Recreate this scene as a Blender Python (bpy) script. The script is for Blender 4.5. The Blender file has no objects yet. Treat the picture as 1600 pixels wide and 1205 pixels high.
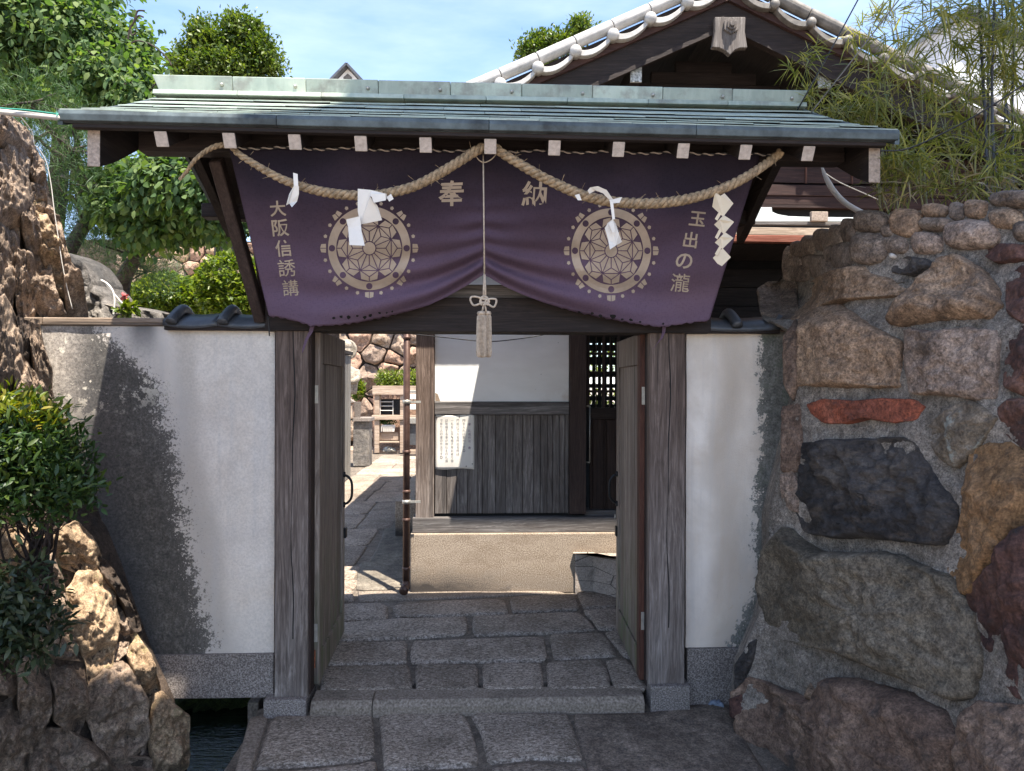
import bpy, bmesh, math, random
import numpy as np
from mathutils import Vector, Matrix, noise
R = math.radians
SC = bpy.context.scene
COL = SC.collection
# ------------------------------------------------------------------ camera
F = 1100.0
CAM = Vector((0.0, -3.43, 1.6))
YAW = R(2.4); ROLL = 0.003
cam_d = bpy.data.cameras.new('camera'); cam = bpy.data.objects.new('camera', cam_d); COL.objects.link(cam)
cam_d.sensor_width = 36; cam_d.lens = 36 * F / 1600; cam_d.clip_start = 0.05; cam_d.clip_end = 3000
cam.location = CAM
cam.rotation_euler = (Matrix.Rotation(-YAW, 3, 'Z') @ Matrix.Rotation(R(90), 3, 'X') @ Matrix.Rotation(ROLL, 3, 'Z')).to_euler()
SC.camera = cam
# ------------------------------------------------------------------ sky, sun, exposure
SUN = Vector((0.21, -0.32, 1.0)).normalized()      # towards the sun
W_ = bpy.data.worlds.new('World'); SC.world = W_; W_.use_nodes = True
wn = W_.node_tree; wn.nodes.clear()
sky = wn.nodes.new('ShaderNodeTexSky'); sky.sky_type = 'NISHITA'; sky.sun_disc = False
sky.sun_elevation = math.asin(SUN.z); sky.sun_rotation = math.atan2(SUN.x, SUN.y)
sky.air_density = 0.85; sky.dust_density = 0.6; sky.ozone_density = 2.4; sky.altitude = 30
tc = wn.nodes.new('ShaderNodeTexCoord'); mp = wn.nodes.new('ShaderNodeMapping'); mp.inputs['Scale'].default_value = (1.2, 2.2, 5.0)
mp.inputs['Rotation'].default_value = (0, R(-14), R(20))
nz = wn.nodes.new('ShaderNodeTexNoise'); nz.inputs['Scale'].default_value = 2.1; nz.inputs['Detail'].default_value = 7; nz.inputs['Roughness'].default_value = .55
rp = wn.nodes.new('ShaderNodeValToRGB'); rp.color_ramp.elements[0].position = .42; rp.color_ramp.elements[1].position = .78
rp.color_ramp.elements[0].color = (0.0, .0, .0, 1); rp.color_ramp.elements[1].color = (.30, .30, .30, 1)
mx = wn.nodes.new('ShaderNodeMixRGB'); mx.inputs[2].default_value = (5.0, 5.2, 5.5, 1)
bg = wn.nodes.new('ShaderNodeBackground'); bg.inputs['Strength'].default_value = 0.105
wo = wn.nodes.new('ShaderNodeOutputWorld')
L = wn.links.new
L(tc.outputs['Generated'], mp.inputs[0]); L(mp.outputs[0], nz.inputs['Vector']); L(nz.outputs['Fac'], rp.inputs[0])
L(rp.outputs[0], mx.inputs[0]); L(sky.outputs[0], mx.inputs[1]); L(mx.outputs[0], bg.inputs[0]); L(bg.outputs[0], wo.inputs[0])
sl = bpy.data.lights.new('sun', 'SUN'); sl.energy = 4.0; sl.angle = R(0.55); sl.color = (1.0, .93, .82)
so = bpy.data.objects.new('sun', sl); COL.objects.link(so); so.rotation_euler = SUN.to_track_quat('Z', 'Y').to_euler()
so.location = (4, -8, 14)
SC.view_settings.view_transform = 'Standard'; SC.view_settings.look = 'None'; SC.view_settings.gamma = 1
SC.view_settings.use_curve_mapping = False; SC.view_settings.exposure = 2.03
SC.render.engine = 'CYCLES'; SC.cycles.max_bounces = 8; SC.cycles.transparent_max_bounces = 12
# ------------------------------------------------------------------ pixel <-> world (photograph pixels, 1600 x 1205)
_f = Vector((math.sin(YAW), math.cos(YAW), 0)); _r = Vector((math.cos(YAW), -math.sin(YAW), 0)); _u = Vector((0, 0, 1))
_r2 = _r * math.cos(ROLL) + _u * math.sin(ROLL); _u2 = _u * math.cos(ROLL) - _r * math.sin(ROLL)
def ray(px, py): return _f + _r2 * ((px - 800) / F) + _u2 * ((602.5 - py) / F)
def at(px, py, d): return CAM + ray(px, py) * d                    # d = distance along the view axis
def atY(px, py, Y): r = ray(px, py); return CAM + r * ((Y - CAM.y) / r.y)
def atZ(px, py, Z): r = ray(px, py); return CAM + r * ((Z - CAM.z) / r.z)
def atX(px, py, X): r = ray(px, py); return CAM + r * ((X - CAM.x) / r.x)
def XY(px, Y): return atY(px, 602.5, Y).x                            # world X of a column at plane Y
def ZY(py, Y, px=760): return atY(px, py, Y).z
# ------------------------------------------------------------------ objects
ORG = {}
def tag(o, label=None, cat=None, group=None, kind=None):
    if label: o['label'] = label
    if cat: o['category'] = cat
    if group: o['group'] = group
    if kind: o['kind'] = kind
    return o
def thing(name, label, cat, loc, group=None):
    o = bpy.data.objects.new(name, None); COL.objects.link(o); o.location = loc; o.empty_display_size = .1
    ORG[o.name] = Vector(loc)
    return tag(o, label, cat, group)
def link(name, me, mat, parent, org):
    if mat is not None: me.materials.append(mat)
    o = bpy.data.objects.new(name, me); COL.objects.link(o)
    if parent is not None:
        o.parent = parent; ORG[o.name] = ORG[parent.name]
    else:
        o.location = org; ORG[o.name] = Vector(org)
    return o
def mk(name, V, Fc, mat, parent=None, smooth=False, org=None, **tg):
    V = np.asarray([tuple(v) for v in V], dtype=np.float64) if not isinstance(V, np.ndarray) else V
    if parent is not None: org = ORG[parent.name]
    elif org is None:
        lo = V.min(0); hi = V.max(0); org = ((lo[0]+hi[0])/2, (lo[1]+hi[1])/2, lo[2])
    V = V - np.array(tuple(org))
    me = bpy.data.meshes.new(name)
    if isinstance(Fc, np.ndarray):
        k = Fc.shape[1]
        me.vertices.add(len(V)); me.vertices.foreach_set('co', V.ravel())
        me.loops.add(Fc.size); me.loops.foreach_set('vertex_index', Fc.ravel().astype(np.int32))
        me.polygons.add(len(Fc)); me.polygons.foreach_set('loop_start', np.arange(0, Fc.size, k, dtype=np.int32))
        me.polygons.foreach_set('loop_total', np.full(len(Fc), k, dtype=np.int32))
        me.update(calc_edges=True)
    else:
        me.from_pydata(V.tolist(), [], Fc); me.update()
    if smooth: me.polygons.foreach_set('use_smooth', [True] * len(me.polygons))
    o = link(name, me, mat, parent, org)
    return tag(o, **tg) if tg else o
class MB:
    """collects simple solids into one mesh"""
    def __init__(s): s.v = []; s.f = []
    def add(s, V, Fc):
        n = len(s.v); s.v += [tuple(v) for v in V]; s.f += [tuple(i + n for i in f) for f in Fc]; return s
    def hexa(s, P):     # 8 points: bottom 4 (ccw), top 4
        return s.add(P, [(3,2,1,0),(4,5,6,7),(0,1,5,4),(1,2,6,5),(2,3,7,6),(3,0,4,7)])
    def box(s, x0, x1, y0, y1, z0, z1):
        return s.hexa([(x0,y0,z0),(x1,y0,z0),(x1,y1,z0),(x0,y1,z0),(x0,y0,z1),(x1,y0,z1),(x1,y1,z1),(x0,y1,z1)])
    def beam(s, a, b, w, h, up=(0,0,1)):
        a = Vector(a); b = Vector(b); t = (b-a).normalized(); sd = t.cross(Vector(up)).normalized(); u = sd.cross(t)
        P = []
        for p in (a, b):
            for i, j in ((-1,-1),(1,-1),(1,1),(-1,1)): P.append(p + sd*(w/2*i) + u*(h/2*j))
        return s.add(P, [(0,1,2,3),(7,6,5,4),(0,4,5,1),(1,5,6,2),(2,6,7,3),(3,7,4,0)])
    def prism(s, poly, axis, a, b):     # polygon in the two other axes, extruded along axis
        n = len(poly)
        def P(p, t): return (t,p[0],p[1]) if axis == 'x' else (p[0],t,p[1]) if axis == 'y' else (p[0],p[1],t)
        return s.add([P(p,a) for p in poly] + [P(p,b) for p in poly],
                     [tuple(range(n))[::-1], tuple(range(n, 2*n))] + [(i,(i+1)%n,(i+1)%n+n,i+n) for i in range(n)])
    def tube(s, pts, r, seg=8, cap=True):
        pts = [Vector(p) for p in pts]; n = len(pts); base = len(s.v)
        rr = r if hasattr(r, '__len__') else [r]*n
        t0 = (pts[1]-pts[0]).normalized(); nrm = t0.orthogonal().normalized()
        for i, p in enumerate(pts):
            t = (pts[min(i+1,n-1)] - pts[max(i-1,0)]).normalized()
            nrm = (nrm - t*nrm.dot(t)).normalized(); b = t.cross(nrm)
            for k in range(seg):
                a = 2*math.pi*k/seg; s.v.append(tuple(p + (nrm*math.cos(a) + b*math.sin(a))*rr[i]))
        for i in range(n-1):
            for k in range(seg):
                k2 = (k+1) % seg; s.f.append((base+i*seg+k, base+i*seg+k2, base+(i+1)*seg+k2, base+(i+1)*seg+k))
        if cap:
            s.f.append(tuple(base+k for k in range(seg))[::-1]); s.f.append(tuple(base+(n-1)*seg+k for k in range(seg)))
        return s
    def lathe(s, prof, c, seg=16):      # (r, z) profile round vertical axis at c
        base = len(s.v); c = Vector(c)
        for r_, z in prof:
            for k in range(seg):
                a = 2*math.pi*k/seg; s.v.append((c.x + r_*math.cos(a), c.y + r_*math.sin(a), c.z + z))
        for i in range(len(prof)-1):
            for k in range(seg):
                k2 = (k+1) % seg; s.f.append((base+i*seg+k, base+i*seg+k2, base+(i+1)*seg+k2, base+(i+1)*seg+k))
        s.f.append(tuple(base+k for k in range(seg))[::-1]); s.f.append(tuple(base+(len(prof)-1)*seg+k for k in range(seg)))
        return s
    def build(s, name, mat, parent=None, bevel=0, smooth=False, **tg):
        o = mk(name, s.v, s.f, mat, parent, smooth, **tg)
        bm = bmesh.new(); bm.from_mesh(o.data)
        bmesh.ops.recalc_face_normals(bm, faces=bm.faces)
        if bevel:
            es = [e for e in bm.edges if e.is_manifold and e.calc_face_angle(0) > .5]
            bmesh.ops.bevel(bm, geom=es, offset=bevel, segments=2 if bevel > .004 else 1, affect='EDGES', profile=.6, clamp_overlap=True)
        bm.to_mesh(o.data); bm.free()
        return o
def box(name, x0, x1, y0, y1, z0, z1, mat, parent=None, bevel=.003, **tg):
    return MB().box(x0,x1,y0,y1,z0,z1).build(name, mat, parent, bevel, **tg)
def ev(pts, t):      # piecewise linear function
    if t <= pts[0][0]: return pts[0][1]
    for (a, b), (c, d) in zip(pts, pts[1:]):
        if t <= c: return b + (d-b)*(t-a)/(c-a)
    return pts[-1][1]
def spline(pts, n):   # catmull-rom through points
    P = [Vector(p) for p in pts]; P = [P[0]*2-P[1]] + P + [P[-1]*2-P[-2]]; out = []
    for i in range(1, len(P)-2):
        for k in range(n):
            t = k/n; a,b,c,d = P[i-1],P[i],P[i+1],P[i+2]
            out.append(.5*((2*b) + (c-a)*t + (2*a-5*b+4*c-d)*t*t + (3*b-a-3*c+d)*t**3))
    out.append(P[-2]); return out
# ------------------------------------------------------------------ materials
class G:
    def __init__(s, name):
        s.m = bpy.data.materials.new(name); s.m.use_nodes = True; s.t = s.m.node_tree; s.t.nodes.clear()
        s.o = s.t.nodes.new('ShaderNodeOutputMaterial'); s.b = s.t.nodes.new('ShaderNodeBsdfPrincipled')
        s.t.links.new(s.b.outputs[0], s.o.inputs[0]); s._c = None
    def n(s, ty, **kw):
        x = s.t.nodes.new('ShaderNode'+ty)
        for k, v in kw.items(): setattr(x, k, v)
        return x
    def put(s, sock, v):
        if isinstance(v, bpy.types.NodeSocket): s.t.links.new(v, sock)
        elif v is not None:
            if isinstance(v, (tuple, list)) and sock.type == 'RGBA' and len(v) == 3: v = (*v, 1)
            sock.default_value = v
    def co(s, scale=(1,1,1), rnd=0.0, rot=(0,0,0), loc=(0,0,0)):
        tc = s.n('TexCoord'); m = s.n('Mapping'); v = tc.outputs['Object']
        if rnd:
            oi = s.n('ObjectInfo'); vm = s.n('VectorMath', operation='SCALE'); vm.inputs[0].default_value = (rnd, rnd*1.7, rnd*.6)
            s.t.links.new(oi.outputs['Random'], vm.inputs['Scale']); ad = s.n('VectorMath', operation='ADD')
            s.t.links.new(v, ad.inputs[0]); s.t.links.new(vm.outputs[0], ad.inputs[1]); v = ad.outputs[0]
        s.t.links.new(v, m.inputs[0]); m.inputs['Scale'].default_value = scale; m.inputs['Rotation'].default_value = rot; m.inputs['Location'].default_value = loc
        return m.outputs[0]
    def xyz(s):
        sp = s.n('SeparateXYZ'); s.t.links.new(s.n('TexCoord').outputs['Object'], sp.inputs[0]); return sp.outputs
    def noise(s, v, sc, det=6, ro=.6, dist=0.0, out='Fac'):
        x = s.n('TexNoise'); s.put(x.inputs['Vector'], v); x.inputs['Scale'].default_value = sc
        x.inputs['Detail'].default_value = det; x.inputs['Roughness'].default_value = ro; x.inputs['Distortion'].default_value = dist
        return x.outputs[out]
    def vor(s, v, sc, feature='F1', rnd=1.0, out='Distance'):
        x = s.n('TexVoronoi', feature=feature); s.put(x.inputs['Vector'], v); x.inputs['Scale'].default_value = sc
        x.inputs['Randomness'].default_value = rnd; return x.outputs[out]
    def ramp(s, fac, st, interp='LINEAR'):
        x = s.n('ValToRGB'); x.color_ramp.interpolation = interp; s.put(x.inputs[0], fac); e = x.color_ramp.elements
        while len(e) < len(st): e.new(.5)
        for i, (p, c) in enumerate(st):
            e[i].position = p; e[i].color = (*c, 1) if isinstance(c, (tuple, list)) else (c, c, c, 1)
        return x.outputs[0]
    def mix(s, f, a, b, mode='MIX'):
        x = s.n('MixRGB', blend_type=mode); s.put(x.inputs[0], f); s.put(x.inputs[1], a); s.put(x.inputs[2], b); return x.outputs[0]
    def m_(s, op, a, b=None, c=None, clamp=False):
        x = s.n('Math', operation=op, use_clamp=clamp); s.put(x.inputs[0], a)
        if b is not None: s.put(x.inputs[1], b)
        if c is not None: s.put(x.inputs[2], c)
        return x.outputs[0]
    def mr(s, v, a, b, c=0.0, d=1.0, smooth=False):
        x = s.n('MapRange'); 
        if smooth: x.interpolation_type = 'SMOOTHSTEP'
        for i, q in enumerate((v, a, b, c, d)): s.put(x.inputs[i], q)
        return x.outputs[0]
    def bump(s, h, st=.3, dist=.01, nrm=None):
        x = s.n('Bump'); s.put(x.inputs['Height'], h); x.inputs['Strength'].default_value = st; x.inputs['Distance'].default_value = dist
        if nrm is not None: s.put(x.inputs['Normal'], nrm)
        return x.outputs[0]
    def rnd(s, isl=False):
        return s.n('NewGeometry').outputs['Random Per Island'] if isl else s.n('ObjectInfo').outputs['Random']
    def end(s, col, rough=.8, nrm=None, metal=0.0, spec=.5, **kw):
        s.put(s.b.inputs['Base Color'], col); s.put(s.b.inputs['Roughness'], rough); s.put(s.b.inputs['Metallic'], metal)
        s.put(s.b.inputs['Specular IOR Level'], spec)
        if nrm is not None: s.put(s.b.inputs['Normal'], nrm)
        for k, v in kw.items(): s.put(s.b.inputs[k.replace('_', ' ')], v)
        return s.m
def sc3(axis, a, b):
    return tuple(a if 'xyz'[i] == axis else b for i in range(3))
def wood(name, dark, mid, light, axis='z', rough=.75, wear=None, crack=.5, fine=1.0):
    g = G(name); v = g.co(sc3(axis, .55, 6.0), rnd=9.0)
    warp = g.noise(v, 1.3, 3, .5)
    vw = g.n('VectorMath', operation='ADD'); g.put(vw.inputs[0], v)
    cb = g.n('CombineXYZ'); wv = g.m_('MULTIPLY', warp, 1.4)
    for i in range(3): g.put(cb.inputs[i], wv)
    g.put(vw.inputs[1], cb.outputs[0]); v2 = vw.outputs[0]
    big = g.noise(v2, 2.2, 4, .55); gr = g.noise(v2, 11*fine, 5, .7); fi = g.noise(g.co(sc3(axis, 3, 90), rnd=5), 1.6*fine, 3, .6)
    m = g.m_('ADD', g.m_('MULTIPLY', gr, .6), g.m_('MULTIPLY', fi, .4))
    c = g.ramp(m, [(.30, dark), (.5, mid), (.68, light)])
    c = g.mix(g.mr(big, .35, .7), c, g.mix(1.0, c, (.62, .58, .56), 'MULTIPLY'))
    cr = g.ramp(g.noise(g.co(sc3(axis, .5, 22), rnd=7), 1.0, 2, .4), [(.33, 1.0), (.37, 0.0)])
    c = g.mix(g.m_('MULTIPLY', cr, crack), c, (.012, .010, .010))
    tone = g.mr(g.rnd(), 0, 1, .82, 1.14)
    hs = g.n('HueSaturation'); g.put(hs.inputs['Color'], c); g.put(hs.inputs['Value'], tone); c = hs.outputs[0]
    if wear: c = wear(g, c, m)
    n1 = g.bump(g.m_('SUBTRACT', m, g.m_('MULTIPLY', cr, .6)), .55, .004)
    return g.end(c, rough, n1, spec=.3)
def stone_mat(name, cols, dark=(.03,.03,.03), spk=.35, lich=.0, lcol=(.32,.33,.28), rough=.85, sc=1.0, bump=.7, layered=0.0, dirt=.5):
    cols = [(min(.6,c_[0]*1.48), min(.6,c_[1]*1.34), min(.6,c_[2]*1.20)) for c_ in cols]
    g = G(name); v = g.co((1,1,1), rnd=6.0)
    big = g.noise(v, 3.2*sc, 5, .62, .4); med = g.noise(v, 17*sc, 6, .68); fin = g.noise(v, 120*sc, 3, .7); pit = g.vor(v, 75*sc)
    c = g.ramp(big, [(.28, cols[0]), (.5, cols[1]), (.70, cols[2])])
    c = g.mix(g.mr(med, .38, .66), g.mix(1.0, c, (.55,.53,.52), 'MULTIPLY'), c)
    sp = g.mix(.5, g.ramp(fin, [(.36, 0.25), (.5, .9), (.66, 1.9)]), g.ramp(g.noise(v, 52*sc, 4, .7), [(.36, 0.35), (.5, .9), (.66, 1.7)]))
    c = g.mix(min(1.0, .35+spk*1.5), c, g.mix(1.0, c, sp, 'MULTIPLY'))
    dk = g.ramp(g.noise(v, 5*sc, 8, .76, .8), [(.54, 0.0), (.64, 1.0)])
    c = g.mix(g.m_('MULTIPLY', dk, dirt), c, dark)
    if lich:
        lk = g.ramp(g.noise(v, 9*sc, 8, .75, .3), [(.57, 0.0), (.62, 1.0)]); c = g.mix(g.m_('MULTIPLY', lk, lich), c, lcol)
    h = g.m_('ADD', g.m_('MULTIPLY', med, .7), g.m_('MULTIPLY', fin, .18))
    h = g.m_('ADD', h, g.m_('MULTIPLY', g.ramp(pit, [(.0, .0), (.25, 1.0)]), .07))
    if layered:
        w = g.noise(g.co((2.5, 2.5, 16), rnd=3), 2.0, 5, .6, .5); h = g.m_('ADD', h, g.m_('MULTIPLY', w, layered))
    nn = g.bump(h, bump, .022)
    nn = g.bump(g.noise(v, 45*sc, 6, .8), min(1.0, bump*.9), .009, nn)
    tone = g.mr(g.rnd(), 0, 1, .85, 1.15); hs = g.n('HueSaturation'); g.put(hs.inputs['Color'], c); g.put(hs.inputs['Value'], tone)
    return g.end(hs.outputs[0], rough, nn, spec=.35)
def plain(name, col, rough=.7, var=.12, sc=20, metal=0.0, bump=.1, **kw):
    g = G(name); v = g.co(rnd=4.0); n1 = g.noise(v, sc, 5, .65)
    d = tuple(x*(1-var*2) for x in col); l = tuple(min(1, x*(1+var)) for x in col)
    c = g.ramp(n1, [(.3, d), (.7, l)])
    return g.end(c, rough, g.bump(n1, bump, .004), metal, **kw)
def leaf_mat(name, a, b, c3, trans=.35, rough=.45):
    g = G(name); r = g.rnd(True)
    c = g.ramp(r, [(.0, a), (.55, b), (1.0, c3)])
    n1 = g.noise(g.co(), 1.1, 3, .5); c = g.mix(g.mr(n1, .3, .7), g.mix(1.0, c, (.62,.68,.6), 'MULTIPLY'), c)
    g.put(g.b.inputs['Base Color'], c); g.b.inputs['Roughness'].default_value = rough; g.b.inputs['Specular IOR Level'].default_value = .4
    tr = g.n('BsdfTranslucent'); g.put(tr.inputs[0], g.mix(1.0, c, (1.5, 1.6, .55), 'MULTIPLY'))
    mixs = g.n('MixShader'); mixs.inputs[0].default_value = trans
    g.t.links.new(g.b.outputs[0], mixs.inputs[1]); g.t.links.new(tr.outputs[0], mixs.inputs[2]); g.t.links.new(mixs.outputs[0], g.o.inputs[0])
    return g.m
# ------------------------------------------------------------------ material library
M = {}
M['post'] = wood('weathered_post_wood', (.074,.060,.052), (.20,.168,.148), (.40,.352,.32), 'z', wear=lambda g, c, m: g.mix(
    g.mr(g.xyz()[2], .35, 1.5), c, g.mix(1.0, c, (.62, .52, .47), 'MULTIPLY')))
M['postlow'] = wood('weathered_door_wood', (.09,.068,.054), (.23,.185,.152), (.40,.34,.29), 'z', wear=lambda g, c, m: g.mix(
    g.m_('MULTIPLY', g.mr(g.xyz()[2], .75, .1), g.ramp(g.noise(g.co((6,6,1.2)), 2.0, 4), [(.42, 0.0), (.62, .7)])), c, (.10, .13, .055)))
M['board'] = wood('weathered_board_wood', (.055,.046,.042), (.14,.122,.112), (.29,.265,.245), 'z')
M['boardx'] = wood('weathered_rail_wood', (.055,.048,.045), (.13,.12,.115), (.28,.26,.25), 'x')
M['coping'] = wood('sunbleached_coping_wood', (.12,.09,.065), (.25,.19,.14), (.40,.32,.25), 'x')
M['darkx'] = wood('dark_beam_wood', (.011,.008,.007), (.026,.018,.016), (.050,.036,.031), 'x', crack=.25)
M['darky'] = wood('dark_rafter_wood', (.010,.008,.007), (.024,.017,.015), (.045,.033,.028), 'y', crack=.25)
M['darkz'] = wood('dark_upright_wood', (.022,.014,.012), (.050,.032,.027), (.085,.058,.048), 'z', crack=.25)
M['red'] = wood('reddish_hall_wood', (.022,.010,.009), (.050,.024,.020), (.09,.048,.038), 'x', crack=.3)
M['redz'] = wood('reddish_jamb_wood', (.045,.020,.014), (.11,.045,.030), (.18,.085,.055), 'z', crack=.3)
M['shelfw'] = wood('pale_shelf_wood', (.24,.17,.12), (.42,.32,.24), (.55,.45,.36), 'x')
M['fencew'] = wood('grey_fence_wood', (.10,.09,.085), (.22,.21,.19), (.36,.34,.31), 'z')
def g_copper():
    g = G('patinated_copper'); v = g.co(rnd=5.0); st = g.noise(g.co((30, 30, 2.5), rnd=3), 1.0, 4, .6); n1 = g.noise(v, 4, 5, .6)
    c = g.ramp(n1, [(.3, (.21,.255,.215)), (.55, (.29,.34,.28)), (.75, (.38,.41,.33))])
    c = g.mix(g.mr(st, .45, .75, 0, .5), c, (.42,.46,.39))
    c = g.mix(g.ramp(g.noise(v, 6, 6, .7), [(.50, 0.0), (.66, .6)]), c, (.13,.115,.10))
    tone = g.mr(g.rnd(), 0, 1, .82, 1.15); hs = g.n('HueSaturation'); g.put(hs.inputs['Color'], c); g.put(hs.inputs['Value'], tone)
    return g.end(hs.outputs[0], .48, g.bump(g.noise(v, 9, 4, .5), .12, .01), .15, spec=.6)
M['copper'] = g_copper()
M['copperdark'] = plain('dark_tarnished_copper', (.075,.095,.10), .55, .35, 9, .3)
M['cap'] = plain('pale_painted_rafter_cap', (.44,.37,.32), .75, .16, 60, bump=.3)
M['grainend'] = plain('bleached_end_grain', (.34,.27,.22), .85, .25, 90, bump=.5)
M['capw'] = plain('white_speckled_purlin_cap', (.42,.43,.42), .7, .45, 60, bump=.4)
M['tile'] = plain('dark_grey_smoked_roof_tile', (.062,.066,.074), .42, .2, 14, bump=.15)
M['tile_lit'] = plain('sunlit_pale_roof_tile', (.40,.385,.37), .5, .14, 14, bump=.2)  # sunlit look of the left gable verge put into the tile colour
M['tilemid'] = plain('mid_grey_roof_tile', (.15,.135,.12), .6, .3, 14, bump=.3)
def g_granite(name, a, b, c3, sc=150, spk=1.0):
    g = G(name); v = g.co(rnd=7.0); f1 = g.noise(v, sc, 3, .6); n1 = g.noise(v, 5, 5, .6); dk = g.noise(v, 2.2, 5, .65, .5)
    c = g.ramp(f1, [(.34, a), (.5, b), (.64, c3)]); c = g.mix(g.mr(n1, .3, .7, .0, .5), c, g.mix(1.0, c, (.6,.6,.6), 'MULTIPLY'))
    c = g.mix(g.ramp(dk, [(.54, 0.0), (.72, .7)]), c, g.mix(1.0, c, (.42,.42,.40), 'MULTIPLY'))
    tone = g.mr(g.rnd(), 0, 1, .82, 1.16); hs = g.n('HueSaturation'); g.put(hs.inputs['Color'], c); g.put(hs.inputs['Value'], tone)
    return g.end(hs.outputs[0], .85, g.bump(f1, .35, .004), spec=.3)
M['granite'] = g_granite('grey_granite', (.085,.070,.062), (.195,.165,.148), (.36,.315,.28))
M['curb'] = g_granite('smooth_worn_curb_stone', (.125,.098,.076), (.21,.168,.132), (.30,.245,.195), 90)
def g_paver(name, a, b, c3, tool=1.0):
    g = G(name); v = g.co(rnd=7.0); ch = g.noise(g.co((1, 1.5, 1), rnd=7), 62, 3, .62, .8); f1 = g.noise(v, 190, 2, .6)
    n1 = g.noise(v, 4, 5, .62, .4)
    c = g.ramp(ch, [(.36, a), (.5, b), (.63, c3)]); c = g.mix(.5, c, g.mix(1.0, c, g.ramp(f1, [(.35, .5), (.65, 1.5)]), 'MULTIPLY'))
    c = g.mix(g.ramp(n1, [(.42, 0.0), (.66, .75)]), c, g.mix(1.0, c, (.48,.47,.45), 'MULTIPLY'))
    rs = g.ramp(g.noise(v, 2.0, 4, .6), [(.62, 0.0), (.78, .35)]); c = g.mix(rs, c, (.17,.10,.07))
    tone = g.mr(g.rnd(), 0, 1, .80, 1.18); hs = g.n('HueSaturation'); g.put(hs.inputs['Color'], c); g.put(hs.inputs['Value'], tone)
    return g.end(hs.outputs[0], .8, g.bump(g.m_('ADD', ch, g.m_('MULTIPLY', n1, .8)), .8*tool, .010), spec=.35)
M['paver'] = g_paver('tooled_granite_paver', (.115,.090,.069), (.275,.22,.172), (.47,.39,.32))
M['mortargr'] = stone_mat('ground_mortar', [(.09,.082,.073), (.135,.123,.108), (.18,.165,.145)], sc=1.5, bump=.4)
M['ground'] = stone_mat('worn_concrete_ground', [(.085,.074,.064), (.14,.122,.106), (.21,.186,.162)], sc=1.0, spk=.6, bump=.35)
M['cement'] = stone_mat('grey_cement_slab', [(.08,.078,.068), (.115,.11,.098), (.155,.15,.13)], sc=.8, spk=.25, bump=.2, dirt=.2)
M['bounce_gravel'] = stone_mat('pale_bounce_gravel', [(.24,.22,.20), (.33,.31,.29), (.42,.40,.38)], sc=1.5, dirt=.1)  # kept pale so that unseen ground bounces sunlight
M['soil'] = stone_mat('dry_soil', [(.05,.035,.025), (.09,.065,.045), (.14,.10,.07)], sc=2)
def g_conc():
    g = G('washed_aggregate_concrete'); v = g.co(rnd=0); f1 = g.noise(v, 130, 3, .65); n1 = g.noise(g.co((1,1,2)), 5, 6, .65, .3)
    c = g.ramp(f1, [(.34, (.15,.11,.08)), (.5, (.29,.23,.175)), (.66, (.44,.37,.295))])
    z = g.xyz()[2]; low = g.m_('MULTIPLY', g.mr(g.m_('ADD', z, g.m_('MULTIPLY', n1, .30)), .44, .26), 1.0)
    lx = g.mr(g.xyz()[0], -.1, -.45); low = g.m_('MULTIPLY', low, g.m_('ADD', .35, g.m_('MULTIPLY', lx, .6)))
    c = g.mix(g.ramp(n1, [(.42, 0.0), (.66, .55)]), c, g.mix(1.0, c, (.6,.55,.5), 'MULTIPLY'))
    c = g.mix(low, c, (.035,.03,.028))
    return g.end(c, .85, g.bump(f1, .3, .004), spec=.3)
M['conc'] = g_conc()
def g_block():
    g = G('cracked_cement_block'); v = g.co(rnd=0); f1 = g.noise(v, 100, 3, .65); n1 = g.noise(v, 6, 6, .65, .6)
    c = g.ramp(f1, [(.34, (.24,.19,.155)), (.66, (.42,.36,.31))]); c = g.mix(g.ramp(n1, [(.50, 0.0), (.68, .8)]), c, (.07,.06,.052))
    cr = g.ramp(g.vor(g.co((2.2, 2.2, 7)), 1.4, 'DISTANCE_TO_EDGE'), [(.0, 1.0), (.022, 0.0)]); c = g.mix(cr, c, (.01,.01,.01))
    return g.end(c, .9, g.bump(g.m_('SUBTRACT', n1, cr), .5, .01), spec=.25)
M['block'] = g_block()
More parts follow.
